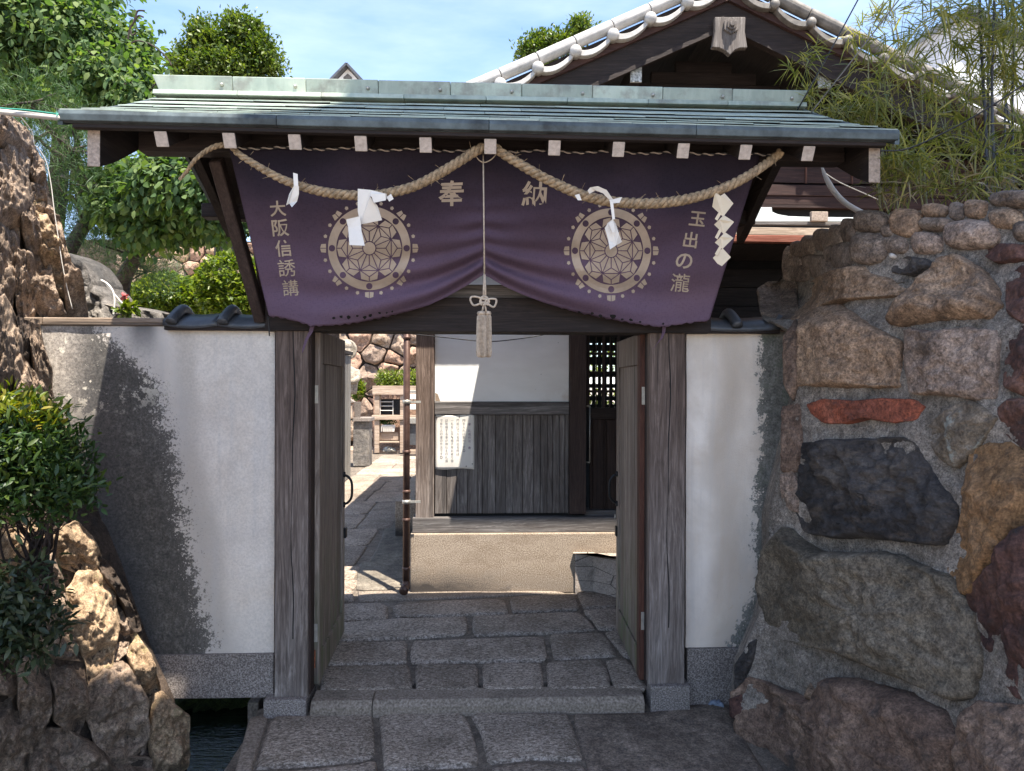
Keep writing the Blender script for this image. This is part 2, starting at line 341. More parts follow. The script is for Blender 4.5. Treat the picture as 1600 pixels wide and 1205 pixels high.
def g_plaster_left():      # object x = world x + 1.5, object z = world z
    g = G('mould_stained_white_plaster'); v = g.co(); x, y, z = g.xyz(); 
    n1 = g.noise(v, 3.0, 7, .68, .3); n2 = g.noise(v, 22, 6, .75); n3 = g.noise(v, 90, 4, .7); soft = g.noise(g.co((1,1,.5)), 2.6, 4, .5)
    white = g.ramp(n1, [(.3, (.66,.56,.46)), (.55, (.80,.72,.63)), (.75, (.84,.78,.71))])
    # tan water run
    xc = g.m_('ADD', g.m_('ADD', .02, g.m_('MULTIPLY', g.m_('SUBTRACT', 1.9, z), .13)), g.m_('MULTIPLY', g.m_('SUBTRACT', soft, .5), .3))
    run = g.mr(g.m_('ABSOLUTE', g.m_('SUBTRACT', x, xc)), .09, .015, 0, .8, True)
    white = g.mix(run, white, (.50,.44,.37))
    lowt = g.m_('MULTIPLY', g.mr(z, .75, .28), g.mr(n1, .3, .6, 0, .6)); white = g.mix(lowt, white, (.52,.45,.38))
    blot = g.ramp(g.noise(v, 1.6, 6, .62, .5), [(.40, 0.0), (.62, .75)]); white = g.mix(blot, white, (.60,.53,.46))
    drip = g.ramp(g.noise(g.co((16, 1, .9)), 1.0, 4, .6), [(.50, 0.0), (.70, .55)]); white = g.mix(drip, white, (.56,.52,.48))
    grn = g.ramp(n3, [(.36, .88), (.6, 1.05)]); white = g.mix(1.0, white, grn, 'MULTIPLY')
    # mould field
    xb = g.m_('ADD', -.115, g.m_('MULTIPLY', g.m_('SUBTRACT', 1.88, z), .20))
    d = g.m_('SUBTRACT', xb, x)
    dn = g.m_('ADD', d, g.m_('MULTIPLY', g.m_('SUBTRACT', n1, .5), .26))
    dn = g.m_('ADD', dn, g.m_('MULTIPLY', g.m_('SUBTRACT', n2, .5), .30))
    dn = g.m_('ADD', dn, g.m_('MULTIPLY', g.m_('SUBTRACT', n3, .5), .34))
    topfade = g.mr(z, 1.62, 1.86, 0, .22)
    dn = g.m_('SUBTRACT', dn, topfade)
    mask = g.mr(dn, -.005, .05, 0, 1, True)
    dark = g.ramp(g.m_('ADD', g.m_('MULTIPLY', n2, .5), g.m_('MULTIPLY', n3, .5)), [(.36, (.038,.036,.033)), (.52, (.072,.067,.060)), (.70, (.19,.175,.155))])
    deep = g.mr(d, .16, .42, 0, 1, True)
    slate = g.ramp(g.m_('ADD', g.m_('MULTIPLY', n1, .6), g.m_('MULTIPLY', n3, .4)), [(.3, (.030,.031,.034)), (.6, (.060,.059,.061)), (.75, (.095,.09,.086))])
    dark = g.mix(deep, dark, slate)
    far = g.mr(g.m_('ADD', d, g.m_('MULTIPLY', g.m_('SUBTRACT', z, 1.2), .35)), .44, .66, 0, 1, True)
    pale = g.ramp(n3, [(.33, (.17,.15,.13)), (.5, (.30,.265,.23)), (.66, (.46,.41,.35))])  # lighter mould, with the sunlit part's brightness painted into the tone
    dark = g.mix(far, dark, pale)
    flake = g.m_('MULTIPLY', g.ramp(g.m_('ADD', g.m_('MULTIPLY', n1, .62), g.m_('MULTIPLY', n2, .38)), [(.535, 0.0), (.55, 1.0)]), g.mr(z, 1.42, 1.62))
    dark = g.mix(flake, dark, (.58,.53,.44))
    halo = g.m_('MULTIPLY', g.mr(g.m_('ADD', d, g.m_('MULTIPLY', g.m_('SUBTRACT', n1, .5), .35)), -.20, .06, 0, 1, True), g.ramp(n3, [(.32, .25), (.62, .8)])); white = g.mix(halo, white, (.40,.365,.33))
    c = g.mix(g.m_('MULTIPLY', mask, g.ramp(n3, [(.30, 1.0), (.80, .88)])), white, dark)
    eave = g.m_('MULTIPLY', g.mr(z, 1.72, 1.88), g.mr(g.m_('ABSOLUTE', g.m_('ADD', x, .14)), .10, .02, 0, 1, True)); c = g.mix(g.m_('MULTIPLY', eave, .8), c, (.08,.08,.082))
    sp = g.ramp(g.vor(v, 60), [(.10, 1.0), (.16, 0.0)]); c = g.mix(g.m_('MULTIPLY', sp, g.mr(dn, -.10, .02, 0, .8)), c, (.05,.05,.05))
    return g.end(c, .9, g.bump(g.m_('ADD', n2, g.m_('MULTIPLY', n3, .5)), .28, .008), spec=.2)
M['plasterL'] = g_plaster_left()
def g_plaster_right():     # object x = world x - 1.2
    g = G('peeling_stained_white_plaster'); v = g.co(); x, y, z = g.xyz()
    n1 = g.noise(v, 3.4, 7, .68, .3); n2 = g.noise(v, 24, 6, .75); n3 = g.noise(v, 95, 4, .7); soft = g.noise(g.co((1,1,.5)), 2.3, 4, .5)
    white = g.ramp(n1, [(.3, (.66,.56,.46)), (.55, (.80,.72,.63)), (.75, (.84,.78,.71))])
    run = g.mr(g.m_('ABSOLUTE', g.m_('SUBTRACT', x, g.m_('ADD', .04, g.m_('MULTIPLY', g.m_('SUBTRACT', soft, .5), .35)))), .13, .01, 0, .85, True)
    white = g.mix(run, white, (.46,.38,.30))
    lowt = g.m_('MULTIPLY', g.mr(z, .95, .35), g.mr(n1, .3, .62, 0, .85)); white = g.mix(lowt, white, (.47,.38,.31))
    blot = g.ramp(g.noise(v, 2.0, 6, .62, .5), [(.40, 0.0), (.62, .7)]); white = g.mix(blot, white, (.56,.48,.40))
    drip = g.ramp(g.noise(g.co((18, 1, 1.0)), 1.0, 4, .6), [(.50, 0.0), (.70, .5)]); white = g.mix(drip, white, (.52,.47,.42))
    rust = g.m_('MULTIPLY', g.ramp(n2, [(.58, 0.0), (.66, .6)]), g.m_('MULTIPLY', g.mr(z, .9, .6), g.mr(x, .0, .12))); white = g.mix(rust, white, (.40,.26,.12))
    xb = g.m_('ADD', .165, g.m_('MULTIPLY', g.m_('ABSOLUTE', g.m_('SUBTRACT', z, 1.05)), .03))
    xb = g.m_('SUBTRACT', xb, g.mr(z, .60, .34, 0, .14))
    dn = g.m_('ADD', g.m_('SUBTRACT', x, xb), g.m_('MULTIPLY', g.m_('SUBTRACT', n1, .5), .22)); dn = g.m_('ADD', dn, g.m_('MULTIPLY', g.m_('SUBTRACT', n2, .5), .24)); dn = g.m_('ADD', dn, g.m_('MULTIPLY', g.m_('SUBTRACT', n3, .5), .10))
    mask = g.mr(dn, 0, .012)
    cem = g.ramp(g.m_('ADD', g.m_('MULTIPLY', n2, .5), g.m_('MULTIPLY', n3, .5)), [(.36, (.06,.06,.052)), (.5, (.16,.155,.138)), (.64, (.29,.28,.25))])
    cem = g.mix(g.ramp(g.noise(v, 9, 5, .6), [(.52, 0.0), (.66, .5)]), cem, (.10,.12,.075))
    c = g.mix(mask, white, cem)
    h = g.m_('SUBTRACT', g.m_('ADD', n2, g.m_('MULTIPLY', n3, .5)), g.m_('MULTIPLY', mask, .7))
    return g.end(c, .9, g.bump(h, .32, .010), spec=.2)
M['plasterR'] = g_plaster_right()
def g_plaster_hall():
    g = G('smooth_white_hall_plaster'); v = g.co(); n1 = g.noise(g.co((1,1,3)), 3, 5, .6); n2 = g.noise(v, 30, 4, .7); x, y, z = g.xyz()
    c = g.ramp(n1, [(.3, (.66,.65,.63)), (.7, (.74,.735,.72))])
    b = g.m_('MULTIPLY', g.mr(x, .10, .38), g.mr(z, 1.62, 1.52)); c = g.mix(g.m_('MULTIPLY', b, g.ramp(g.noise(v, 9, 4), [(.42, 0.0), (.55, .55)])), c, (.45,.36,.29))
    sp = g.ramp(g.vor(v, 9), [(.028, 1.0), (.045, 0.0)]); c = g.mix(g.m_('MULTIPLY', sp, .5), c, (.2,.2,.2))
    return g.end(c, .75, g.bump(n2, .08, .003), spec=.3)
M['plasterH'] = g_plaster_hall()
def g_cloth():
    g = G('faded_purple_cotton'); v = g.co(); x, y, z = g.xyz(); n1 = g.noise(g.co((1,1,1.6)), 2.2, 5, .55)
    fade_shade = g.mr(g.m_('ADD', z, g.m_('MULTIPLY', g.m_('SUBTRACT', n1, .5), .35)), .70, .08, 0, 1, True)      # sun-bleached towards the hem, plus eave shade painted in at the top
    c = g.mix(fade_shade, (.022,.019,.031), (.150,.102,.155))
    warm = g.ramp(g.noise(g.co((1,1,2)), 1.7, 4, .5), [(.45, 0.0), (.75, .5)]); c = g.mix(warm, c, g.mix(fade_shade, (.036,.025,.032), (.180,.115,.135)))
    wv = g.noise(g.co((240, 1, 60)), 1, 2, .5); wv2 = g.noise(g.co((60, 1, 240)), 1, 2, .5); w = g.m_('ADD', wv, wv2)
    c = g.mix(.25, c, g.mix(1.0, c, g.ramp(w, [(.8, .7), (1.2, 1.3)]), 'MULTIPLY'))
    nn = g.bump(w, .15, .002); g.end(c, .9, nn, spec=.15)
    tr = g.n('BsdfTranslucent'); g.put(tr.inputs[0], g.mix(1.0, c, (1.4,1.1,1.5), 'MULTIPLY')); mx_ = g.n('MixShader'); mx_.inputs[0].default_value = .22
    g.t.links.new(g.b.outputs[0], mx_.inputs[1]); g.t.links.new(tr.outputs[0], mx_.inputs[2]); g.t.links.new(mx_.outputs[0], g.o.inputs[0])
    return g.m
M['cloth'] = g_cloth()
M['print'] = plain('cream_printed_cotton', (.42,.34,.27), .9, .10, 9, bump=.05)
M['rope'] = plain('straw_rope', (.33,.235,.14), .9, .35, 55, bump=.8)
M['cord'] = plain('beige_silk_cord', (.46,.37,.28), .7, .2, 80, bump=.3)
M['paper'] = plain('white_folded_paper', (.66,.62,.56), .7, .05, 9)
M['papercream'] = plain('aged_cream_paper', (.60,.50,.36), .75, .05, 9)
M['iron'] = plain('black_iron', (.02,.021,.024), .5, .3, 30, .6)
M['steel'] = plain('dull_galvanised_steel', (.42,.40,.36), .42, .15, 40, .6)
M['brass'] = plain('pale_zinc_hinge', (.50,.46,.38), .45, .15, 40, .4)
M['rust'] = plain('rusted_iron', (.22,.07,.03), .9, .35, 60, bump=.6)
M['pipe'] = plain('brown_copper_pipe', (.11,.062,.048), .45, .22, 18, .45)
M['water'] = G('dark_channel_water').end((.006,.009,.006), .04, None, 0, .5)
_g = G('rippled_channel_water'); M['water'] = _g.end((.006,.010,.006), .05, _g.bump(_g.noise(_g.co((5, 16, 1)), 2.2, 4, .6), .35, .02), 0, .6)
M['glass'] = G('clear_window_glass').m
_b = M['glass'].node_tree.nodes['Principled BSDF']; _b.inputs['Transmission Weight'].default_value = 1; _b.inputs['Roughness'].default_value = .02; _b.inputs['IOR'].default_value = 1.02; _b.inputs['Base Color'].default_value = (.9,.92,.92,1)
M['hose'] = plain('ivory_plastic_pipe', (.52,.47,.42), .4, .05, 9)
M['green'] = plain('green_twine', (.02,.22,.16), .6, .1, 9)
M['shade_black'] = plain('shade_black_gap', (.010,.009,.009), .95, .2, 9)  # near-black for gaps, cracks, torn holes and interior; their darkness is painted in
M['whitepaint'] = plain('pale_green_grey_paint', (.58,.63,.62), .5, .08, 12)
M['redpaint'] = wood('peeling_red_edge_board', (.20,.055,.035), (.33,.11,.07), (.46,.22,.15), 'x', crack=.2)
M['blackc'] = plain('black_rubber_cable', (.012,.012,.014), .5, .1, 9)
M['canvas'] = plain('white_tent_canvas', (.82,.82,.80), .7, .02, 5)
# rocks
M['r_tan'] = stone_mat('tan_granite_rock', [(.15,.11,.082), (.24,.175,.125), (.32,.245,.18)], spk=.5, bump=.8)
M['r_tan2'] = stone_mat('pinkish_granite_rock', [(.17,.135,.115), (.25,.20,.17), (.32,.27,.235)], spk=.55, bump=.85)
M['r_gold'] = stone_mat('golden_brown_rock', [(.10,.065,.036), (.19,.115,.058), (.25,.16,.09)], spk=.35, bump=.7)
M['r_red'] = stone_mat('red_rock', [(.13,.045,.030), (.24,.075,.045), (.27,.12,.085)], spk=.4)
M['r_darkred'] = stone_mat('dark_red_brown_rock', [(.035,.020,.020), (.085,.045,.038), (.16,.095,.075)], spk=.3, dirt=.8)
M['r_slate'] = stone_mat('blue_black_slate_rock', [(.020,.020,.023), (.050,.048,.050), (.105,.098,.094)], spk=.15, bump=1.0, layered=.9, dirt=.4, lich=.35, lcol=(.16,.12,.09))
M['r_olive'] = stone_mat('olive_grey_rock', [(.075,.066,.050), (.130,.116,.092), (.19,.172,.142)], spk=.5, bump=.6, dirt=.3)
M['r_brown'] = stone_mat('mottled_brown_rock', [(.07,.048,.038), (.14,.10,.08), (.22,.165,.13)], spk=.35, bump=.85, dirt=.65)
M['r_lich'] = stone_mat('lichened_grey_rock', [(.10,.085,.065), (.17,.145,.115), (.24,.21,.18)], spk=.3, lich=.75, lcol=(.30,.31,.27))
M['r_cob'] = stone_mat('grey_brown_cobble', [(.095,.078,.066), (.165,.137,.118), (.24,.205,.175)], spk=.6, bump=.7, dirt=.35)
M['r_mort'] = stone_mat('rough_grey_mortar', [(.12,.112,.10), (.225,.212,.195), (.34,.325,.305)], spk=.6, bump=1.0, sc=1.5, dirt=.45, lich=.15, lcol=(.12,.14,.09))
M['r_left'] = stone_mat('sunny_volcanic_rock', [(.15,.122,.10), (.25,.205,.168), (.37,.31,.26)], spk=.5, bump=1.0, dirt=.45)
M['r_left2'] = stone_mat('pale_ochre_rock', [(.20,.155,.105), (.30,.235,.165), (.38,.31,.225)], spk=.45, bump=.8, dirt=.35, lich=.3, lcol=(.20,.22,.08))
M['r_leftd'] = stone_mat('crevice_shade_rock', [(.03,.024,.02), (.06,.048,.04), (.11,.085,.07)], spk=.3, bump=1.1, dirt=.7)  # darker copy of the rockery rock, crevice shade put into its colour
M['r_far'] = stone_mat('brown_wall_boulder', [(.19,.13,.10), (.30,.21,.165), (.38,.29,.24)], spk=.4, bump=.8, dirt=.3)
M['r_grey'] = stone_mat('streaked_grey_rock', [(.06,.062,.064), (.13,.13,.13), (.24,.235,.22)], spk=.2, bump=1.1, dirt=.6)
M['moss'] = stone_mat('mossy_bank', [(.02,.03,.012), (.05,.075,.02), (.10,.14,.035)], spk=.4, bump=1.1, sc=2)
M['statue'] = stone_mat('carved_grey_stone', [(.20,.19,.17), (.29,.28,.25), (.38,.36,.33)], spk=.5, bump=.3, dirt=.2)
M['bark'] = plain('dark_bark', (.050,.038,.030), .9, .4, 25, bump=.8)
M['culm'] = plain('black_bamboo_culm', (.030,.026,.026), .4, .3, 12)
M['culmy'] = plain('yellow_green_bamboo_culm', (.22,.20,.07), .4, .2, 12)
M['l_mag'] = leaf_mat('broad_leaf', (.040,.082,.032), (.085,.145,.050), (.17,.22,.075), .42, .75)
M['l_pine'] = leaf_mat('pine_needle', (.022,.052,.018), (.042,.095,.030), (.085,.14,.038), .25, .6)
M['l_hedge'] = leaf_mat('yellow_green_hedge_leaf', (.055,.095,.010), (.13,.18,.016), (.25,.28,.03))
M['l_dist'] = leaf_mat('distant_oak_leaf', (.040,.075,.014), (.085,.125,.02), (.15,.18,.03))
M['l_azal'] = leaf_mat('azalea_leaf', (.018,.042,.012), (.036,.072,.018), (.085,.12,.022), .28)
M['l_azaly'] = leaf_mat('azalea_lit_new_leaf', (.10,.14,.01), (.20,.23,.015), (.28,.22,.03), .35)  # sunlit yellow of the shrub top put into the leaf colour
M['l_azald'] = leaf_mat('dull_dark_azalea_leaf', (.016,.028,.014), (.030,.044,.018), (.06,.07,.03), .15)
M['l_bam'] = leaf_mat('bamboo_leaf', (.10,.12,.03), (.23,.22,.055), (.44,.37,.12), .4)
M['l_dry'] = leaf_mat('dry_bamboo_leaf', (.13,.09,.045), (.22,.16,.09), (.30,.23,.13), .2)
M['l_twig'] = plain('dark_twig', (.035,.022,.018), .9, .3, 30)
# ------------------------------------------------------------------ stone builder
def resample(P, n, smooth=1):
    P = [Vector((p[0], p[1], p[2] if len(p) > 2 else 0)) for p in P]
    if smooth:
        Q = []
        for i in range(len(P)):
            a, b = P[i], P[(i+1) % len(P)]; Q += [a, a.lerp(b, .14), a.lerp(b, .86)]
        P = Q
    for _ in range(smooth):
        Q = []
        for i in range(len(P)):
            a, b = P[i], P[(i+1) % len(P)]; Q += [a*.75 + b*.25, a*.25 + b*.75]
        P = Q
    d = [0]
    for i in range(len(P)): d.append(d[-1] + (P[(i+1) % len(P)] - P[i]).length)
    out = []; j = 0
    for k in range(n):
        t = d[-1]*k/n
        while d[j+1] < t: j += 1
        u = (t - d[j]) / max(1e-9, d[j+1]-d[j]); out.append(P[j].lerp(P[(j+1) % len(P)], u))
    return out
def stone(name, poly, surf, nrm, thick, mat, parent, seed=0, seg=30, rings=7, smooth=1, flat=0.0, rough=.25, facets=0, jit=.0, back=.6, prof=2.6, chip=0.0, **tg):
    """closed stone: outline on a surface (surf maps 2-D outline coordinates to 3-D, nrm gives the outward normal)"""
    rnd = random.Random(seed); P = resample(poly, seg, smooth); c = sum(P, Vector())/len(P)
    off = Vector((rnd.uniform(0,50), rnd.uniform(0,50), rnd.uniform(0,50)))
    P = [p + (p-c).normalized()*(noise.noise((p-c).normalized()*2.3+off)*jit*(p-c).length) for p in P]
    if chip: P = [p + (p-c)*(chip*noise.fractal(Vector((p.x, p.y, 0))*.05+off, .8, 2.2, 5)) for p in P]
    ss = [1 - (i/rings)**1.15 if i else 1.0 for i in range(rings)]
    ss = sorted(set([1.0, .985, .95] + [s for s in ss if s < .93 and s > .05]), reverse=True)
    S0 = Vector(surf(c.x, c.y)); ext = max((Vector(surf(p.x, p.y))-S0).length for p in P)
    N0 = Vector(nrm(c.x, c.y)).normalized()
    pl = []
    T1 = N0.orthogonal().normalized(); T2 = N0.cross(T1)
    for k in range(facets):
        a = rnd.uniform(0, 6.28); sl_ = rnd.uniform(.25, .95)*thick/ext*1.5; pl.append((T1*math.cos(a)*sl_ + T2*math.sin(a)*sl_, rnd.uniform(.62, 1.0)*thick))
    V = []; amp = thick*rough
    def pos(p, s):
        q = c + (p-c)*s; w = Vector(surf(q.x, q.y)); r_ = w - S0
        if flat: h = thick * min(1.0, max(0.0, (1-s)/flat))**.5
        else: h = thick * (max(0.0, 1 - s**prof))**.55
        for gvec, b in pl: h = min(h, max(-.1*thick, b + gvec.dot(r_)))
        e = min(1.0, (1-s)*9)
        h += amp*e*(noise.fractal(w*(3.2/max(.12, ext))*.55 + off, .9, 2.1, 5))
        if not flat: h += amp*.45*e*noise.fractal(w*26 + off, 1.0, 2.0, 3)
        return w + N0*h
    V.append(S0 - N0*thick*back)
    for p in P:
        q = c + (p-c)*.98; V.append(Vector(surf(q.x, q.y)) - N0*thick*back)
    for s in ss:
        for p in P: V.append(pos(p, s))
    V.append(pos(c, 0.0)); Fc = []; n = seg; top = len(V)-1
    for k in range(n): Fc.append((0, 1+(k+1) % n, 1+k))
    for i in range(len(ss)):
        a0 = 1+i*n; b0 = a0+n
        for k in range(n): k2 = (k+1) % n; Fc.append((a0+k, a0+k2, b0+k2, b0+k))
    a0 = 1+len(ss)*n
    for k in range(n): Fc.append((a0+k, a0+(k+1) % n, top))
    o = mk(name, V, Fc, mat, parent, True, **tg)
    # orientation
    v1 = V[1+n] - V[top]; v2 = V[2+n] - V[top]
    if v1.cross(v2).dot(N0) < 0: o.data.flip_normals()
    return o
def clip(poly, a, b, c):     # keep a*x + b*y <= c
    out = []
    for i in range(len(poly)):
        p, q = poly[i], poly[(i+1) % len(poly)]; dp = a*p[0]+b*p[1]-c; dq = a*q[0]+b*q[1]-c
        if dp <= 0: out.append(p)
        if (dp < 0) != (dq < 0) and dp != dq:
            t = dp/(dp-dq); out.append((p[0]+(q[0]-p[0])*t, p[1]+(q[1]-p[1])*t))
    return out
def cells(x0, x1, y0, y1, nx, ny, seed, jit=.42, gap=.0, stag=True):
    rnd = random.Random(seed); pts = []
    for j in range(ny):
        for i in range(nx):
            pts.append((x0+(i+.5+(.25 if j % 2 else -.25)*stag+rnd.uniform(-jit,jit))*(x1-x0)/nx, y0+(j+.5+rnd.uniform(-jit,jit))*(y1-y0)/ny))
    res = []; rad = 3.2*max((x1-x0)/nx, (y1-y0)/ny)
    for i, p in enumerate(pts):
        poly = [(x0,y0),(x1,y0),(x1,y1),(x0,y1)]
        for j, q in enumerate(pts):
            if i == j or abs(q[0]-p[0]) > rad or abs(q[1]-p[1]) > rad: continue
            dx, dy = q[0]-p[0], q[1]-p[1]; L_ = math.hypot(dx, dy); mxx, myy = (p[0]+q[0])/2, (p[1]+q[1])/2
            poly = clip(poly, dx/L_, dy/L_, (mxx*dx+myy*dy)/L_ - gap/2)
            if len(poly) < 3: break
        if len(poly) >= 3: res.append(poly)
    return res
# ================================================================== GROUND
big = mk('ground', [(-300,-300,-.42),(300,-300,-.42),(300,500,-.42),(-300,500,-.42)], [(0,1,2,3)], M['bounce_gravel'], kind='structure')
gx = XY(392, .0)
def slab(name, poly, z0, z1, mat, **tg):
    return MB().prism(poly, 'z', z0, z1).build(name, mat, None, .004, **tg)
front = thing('courtyard', None, None, (0, -1.5, 0)); front['kind'] = 'structure'
MB().prism([(-9,-40),(9,-40),(9,-4.3),(-9,-4.3)], 'z', -.41, .012).build('bounce_forecourt', M['bounce_gravel'], front)  # unseen pale slab added to bounce sunlight onto the gate
MB().prism([(-1.03,-4.29),(2.2,-4.29),(2.2,-.02),(1.25,.16),(-1.02,.16),(-1.09,.05),(-1.06,-.12)], 'z', -.41, .012).build('mortar_bed', M['mortargr'], front)
gn = lambda x, y: Vector((0,0,1))
def gmap(Z): return lambda px, py: atZ(px, py, Z)
fr_st = [  # outer paving (photo pixels)
 ([(424,1122),(583,1116),(587,1178),(575,1190),(470,1200),(398,1204)], 'paver'),
 ([(398,1209),(470,1205),(572,1195),(588,1186),(592,1330),(380,1330)], 'paver'),
 ([(592,1117),(722,1113),(735,1135),(748,1180),(745,1200),(600,1206),(596,1160)], 'paver'),
 ([(600,1211),(748,1206),(775,1330),(596,1330)], 'paver'),
 ([(733,1115),(888,1118),(902,1160),(912,1192),(830,1188),(762,1196),(752,1150)], 'paver'),
 ([(766,1201),(830,1193),(914,1198),(950,1330),(790,1330)], 'paver'),
]
for i, (p, m) in enumerate(fr_st):
    stone('paving_stone', p, gmap(.012), gn, .016, M[m], front, seed=i+3, seg=44, rings=8, smooth=1, flat=.10, rough=.35, back=1.5)
# smooth cement patch to the right, kerb strip along the channel
stone('cement_patch', [(893,1116),(1010,1114),(1075,1102),(1140,1098),(1150,1130),(1175,1175),(1230,1260),(1260,1400),(960,1400),(925,1230),(905,1160)], gmap(.012), gn, .010, M['ground'], front, seed=31, seg=60, rings=10, flat=.05, rough=.6, back=1.2)
stone('kerb_stone', [(390,1122),(414,1118),(420,1124),(396,1200),(372,1290),(345,1290),(368,1205)], gmap(.010), gn, .020, M['curb'], front, seed=32, seg=44, flat=.25, rough=.3, back=9)
# paving behind the front row towards the camera
for i, poly in enumerate(cells(-.95, 1.15, -4.2, -1.28, 4, 5, 11, .18, .018)):
    stone('paving_stone', poly, lambda x, y: Vector((x, y, .012)), gn, .014, M['paver'], front, seed=60+i, seg=24, rings=4, flat=.1, rough=.3, back=1.2)
# ---- threshold
th = thing('threshold', 'worn grey stone threshold kerb across the gateway floor', 'threshold', (0, .0, 0))
def thr(a, b, nm):
    x0, x1 = XY(a, -.03), XY(b, -.03)
    o = MB().prism([(-.045,-.02),(-.045,.062),(-.025,.088),(.085,.094),(.085,-.02)], 'x', x0, x1).build(nm, M['curb'], th, .006)
thr(487, 583, 'kerb_block'); thr(584, 1008, 'kerb_block')
stone('cement_apron', [(425,1116),(480,1108),(600,1109),(800,1108),(1000,1106),(1012,1112),(900,1117),(700,1115),(500,1121)], gmap(.012), gn, .016, M['mortargr'], front, seed=77, seg=60, flat=.3, rough=.5)
# ---- inner path
path = thing('path', None, None, (0, 1.5, 0)); path['kind'] = 'structure'
ZF = .094
MB().prism([(-1.10,.17),(2.4,.17),(2.4,20),(-6.5,20),(-6.5,9),(-2.6,9),(-2.6,.95),(-1.10,.95)], 'z', -.41, ZF-.012).build('mortar_bed', M['mortargr'], path)
rows = [
 [[(505,1043),(640,1041),(645,1080),(500,1082)], [(648,1040),(746,1040),(748,1080),(650,1081)], [(753,1039),(846,1037),(850,1079),(755,1080)], [(853,1036),(940,1033),(950,1050),(955,1078),(856,1079)], [(946,1034),(975,1030),(1008,1060),(1010,1078),(960,1078)]],
 [[(515,1006),(637,1003),(635,1038),(508,1040)], [(642,1003),(780,998),(850,996),(857,1034),(700,1037),(640,1038)], [(858,993),(940,990),(955,1005),(965,1026),(865,1032)], [(945,990),(975,985),(1002,1030),(975,1028)]],
 [[(529,974),(620,968),(730,964),(731,993),(640,999),(520,1003)], [(738,964),(800,961),(905,958),(925,975),(930,986),(850,991),(738,995)], [(910,955),(965,952),(975,985),(935,985),(925,970)]],
 [[(529,946),(592,943),(606,948),(606,968),(530,971)], [(612,948),(700,940),(788,937),(796,960),(700,964),(616,965)], [(796,935),(890,930),(902,935),(906,954),(800,959)], [(900,922),(967,920),(967,950),(912,953),(903,932)]],
 [[(529,925),(551,924),(554,940),(529,943)], [(556,926),(640,922),(760,917),(890,919),(895,925),(790,932),(700,936),(560,941)]],
]
s_ = 100
for rw in rows:
    for p in rw:
        s_ += 1; fl = .12 if p is not rows[4][1] else .2
        stone('paving_stone', p, gmap(ZF-.008), gn, .014, M['paver'] if p is not rows[4][1] else M['curb'], path, seed=s_, seg=36, rings=7, flat=fl, rough=.35, back=1.2)
stone('cement_patch', [(560,880),(650,870),(645,921),(556,923)], gmap(ZF-.008), gn, .011, M['cement'], path, seed=4, seg=30, flat=.1, rough=.2)
rnd = random.Random(5)
y = 922.0; pr = 0
bounds = [922, 905, 884, 852, 826, 803, 783, 766, 752, 741, 732, 724, 717, 711]
for a, b in zip(bounds, bounds[1:]):
    xl = -2.15; Ya = atZ(600, a, ZF).y; Yb = atZ(600, b, ZF).y
    xr = XY(556, Ya) if a > 880 else ev([(1.8,-1.28),(2.6,-1.15),(4,-.95),(6,-.8),(14,.5)], Ya)
    x = xl
    while x < xr-.05:
        w = min(rnd.uniform(.45,.85), xr-x)
        if xr-x-w < .2: w = xr-x
        stone('paving_stone', [(x,Ya+.008),(x+w-.016,Ya+.008),(x+w-.016,Yb-.008),(x,Yb-.008)], lambda X_, Y_: Vector((X_, Y_, ZF-.008)), gn, .014, M['paver'], path, seed=pr+300, seg=20, rings=4, smooth=1, flat=.12, rough=.4, back=1.2)
        x += w; pr += 1
stone('cement_patch', [(572,884),(588,860),(600,830),(612,805),(640,800),(648,880),(645,905),(640,912)], gmap(ZF-.008), gn, .008, M['cement'], path, seed=9, seg=30, flat=.1, rough=.2)
# ---- channel
chan = mk('water', [(-3.2,-9,-.20),(-1.0,-9,-.20),(-1.0,6,-.20),(-3.2,6,-.20)], [(0,1,2,3)], M['water'], kind='structure')
bank = thing('channel_bank', None, None, (-1.2, .6, -.3)); bank['kind'] = 'structure'
bx0, bx1 = XY(305, .62), XY(410, .62)
stone('moss_clump', [(bx0-.15,-.4),(bx0-.15,.06),(bx0+.1,.075),(bx1,.07),(bx1+.12,.05),(bx1+.1,-.4)], lambda x, z: Vector((x, .62, z)), lambda x, y: Vector((0,-1,0)), .09, M['moss'], bank, seed=5, seg=60, rings=14, rough=.9, back=3)
MB().box(-2.6,-1.11,.70,.94,-.41,.08).build('bank_wall', M['moss'], bank)
MB().box(XY(396,.18),XY(413,.18),.10,.40,-.3,.03).build('kerb_stone', M['curb'], bank, .008)
# ================================================================== GATE
gate = thing('temple_gate', 'wooden temple gate with green copper roof and open doors', 'gate', (0, .08, .0))
PY0, PY1 = .0, .165
for a, b in ((430, 482), (1015, 1071)):
    x0, x1 = XY(a, PY0), XY(b, PY0)
    zb = ZY(1085, 0) if a < 800 else ZY(1074, 0)
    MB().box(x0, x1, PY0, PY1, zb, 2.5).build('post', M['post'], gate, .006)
    n = MB(); xm = (x0+x1)/2 + .006      # long drying crack cut as a thin dark groove batten
    pts = [(xm + .006*math.sin(z*5)+.003*math.sin(z*13), PY0-.0012, z) for z in np.linspace(zb+.28, 1.95, 26)]
    V = []; 
    for i, p in enumerate(pts):
        w = .0022*(.4+.9*abs(math.sin(p[2]*3.1))) ; V += [(p[0]-w, p[1], p[2]), (p[0]+w, p[1], p[2])]
    mk('drying_crack', V, [(2*i, 2*i+1, 2*i+3, 2*i+2) for i in range(len(pts)-1)], M['shade_black'], gate)
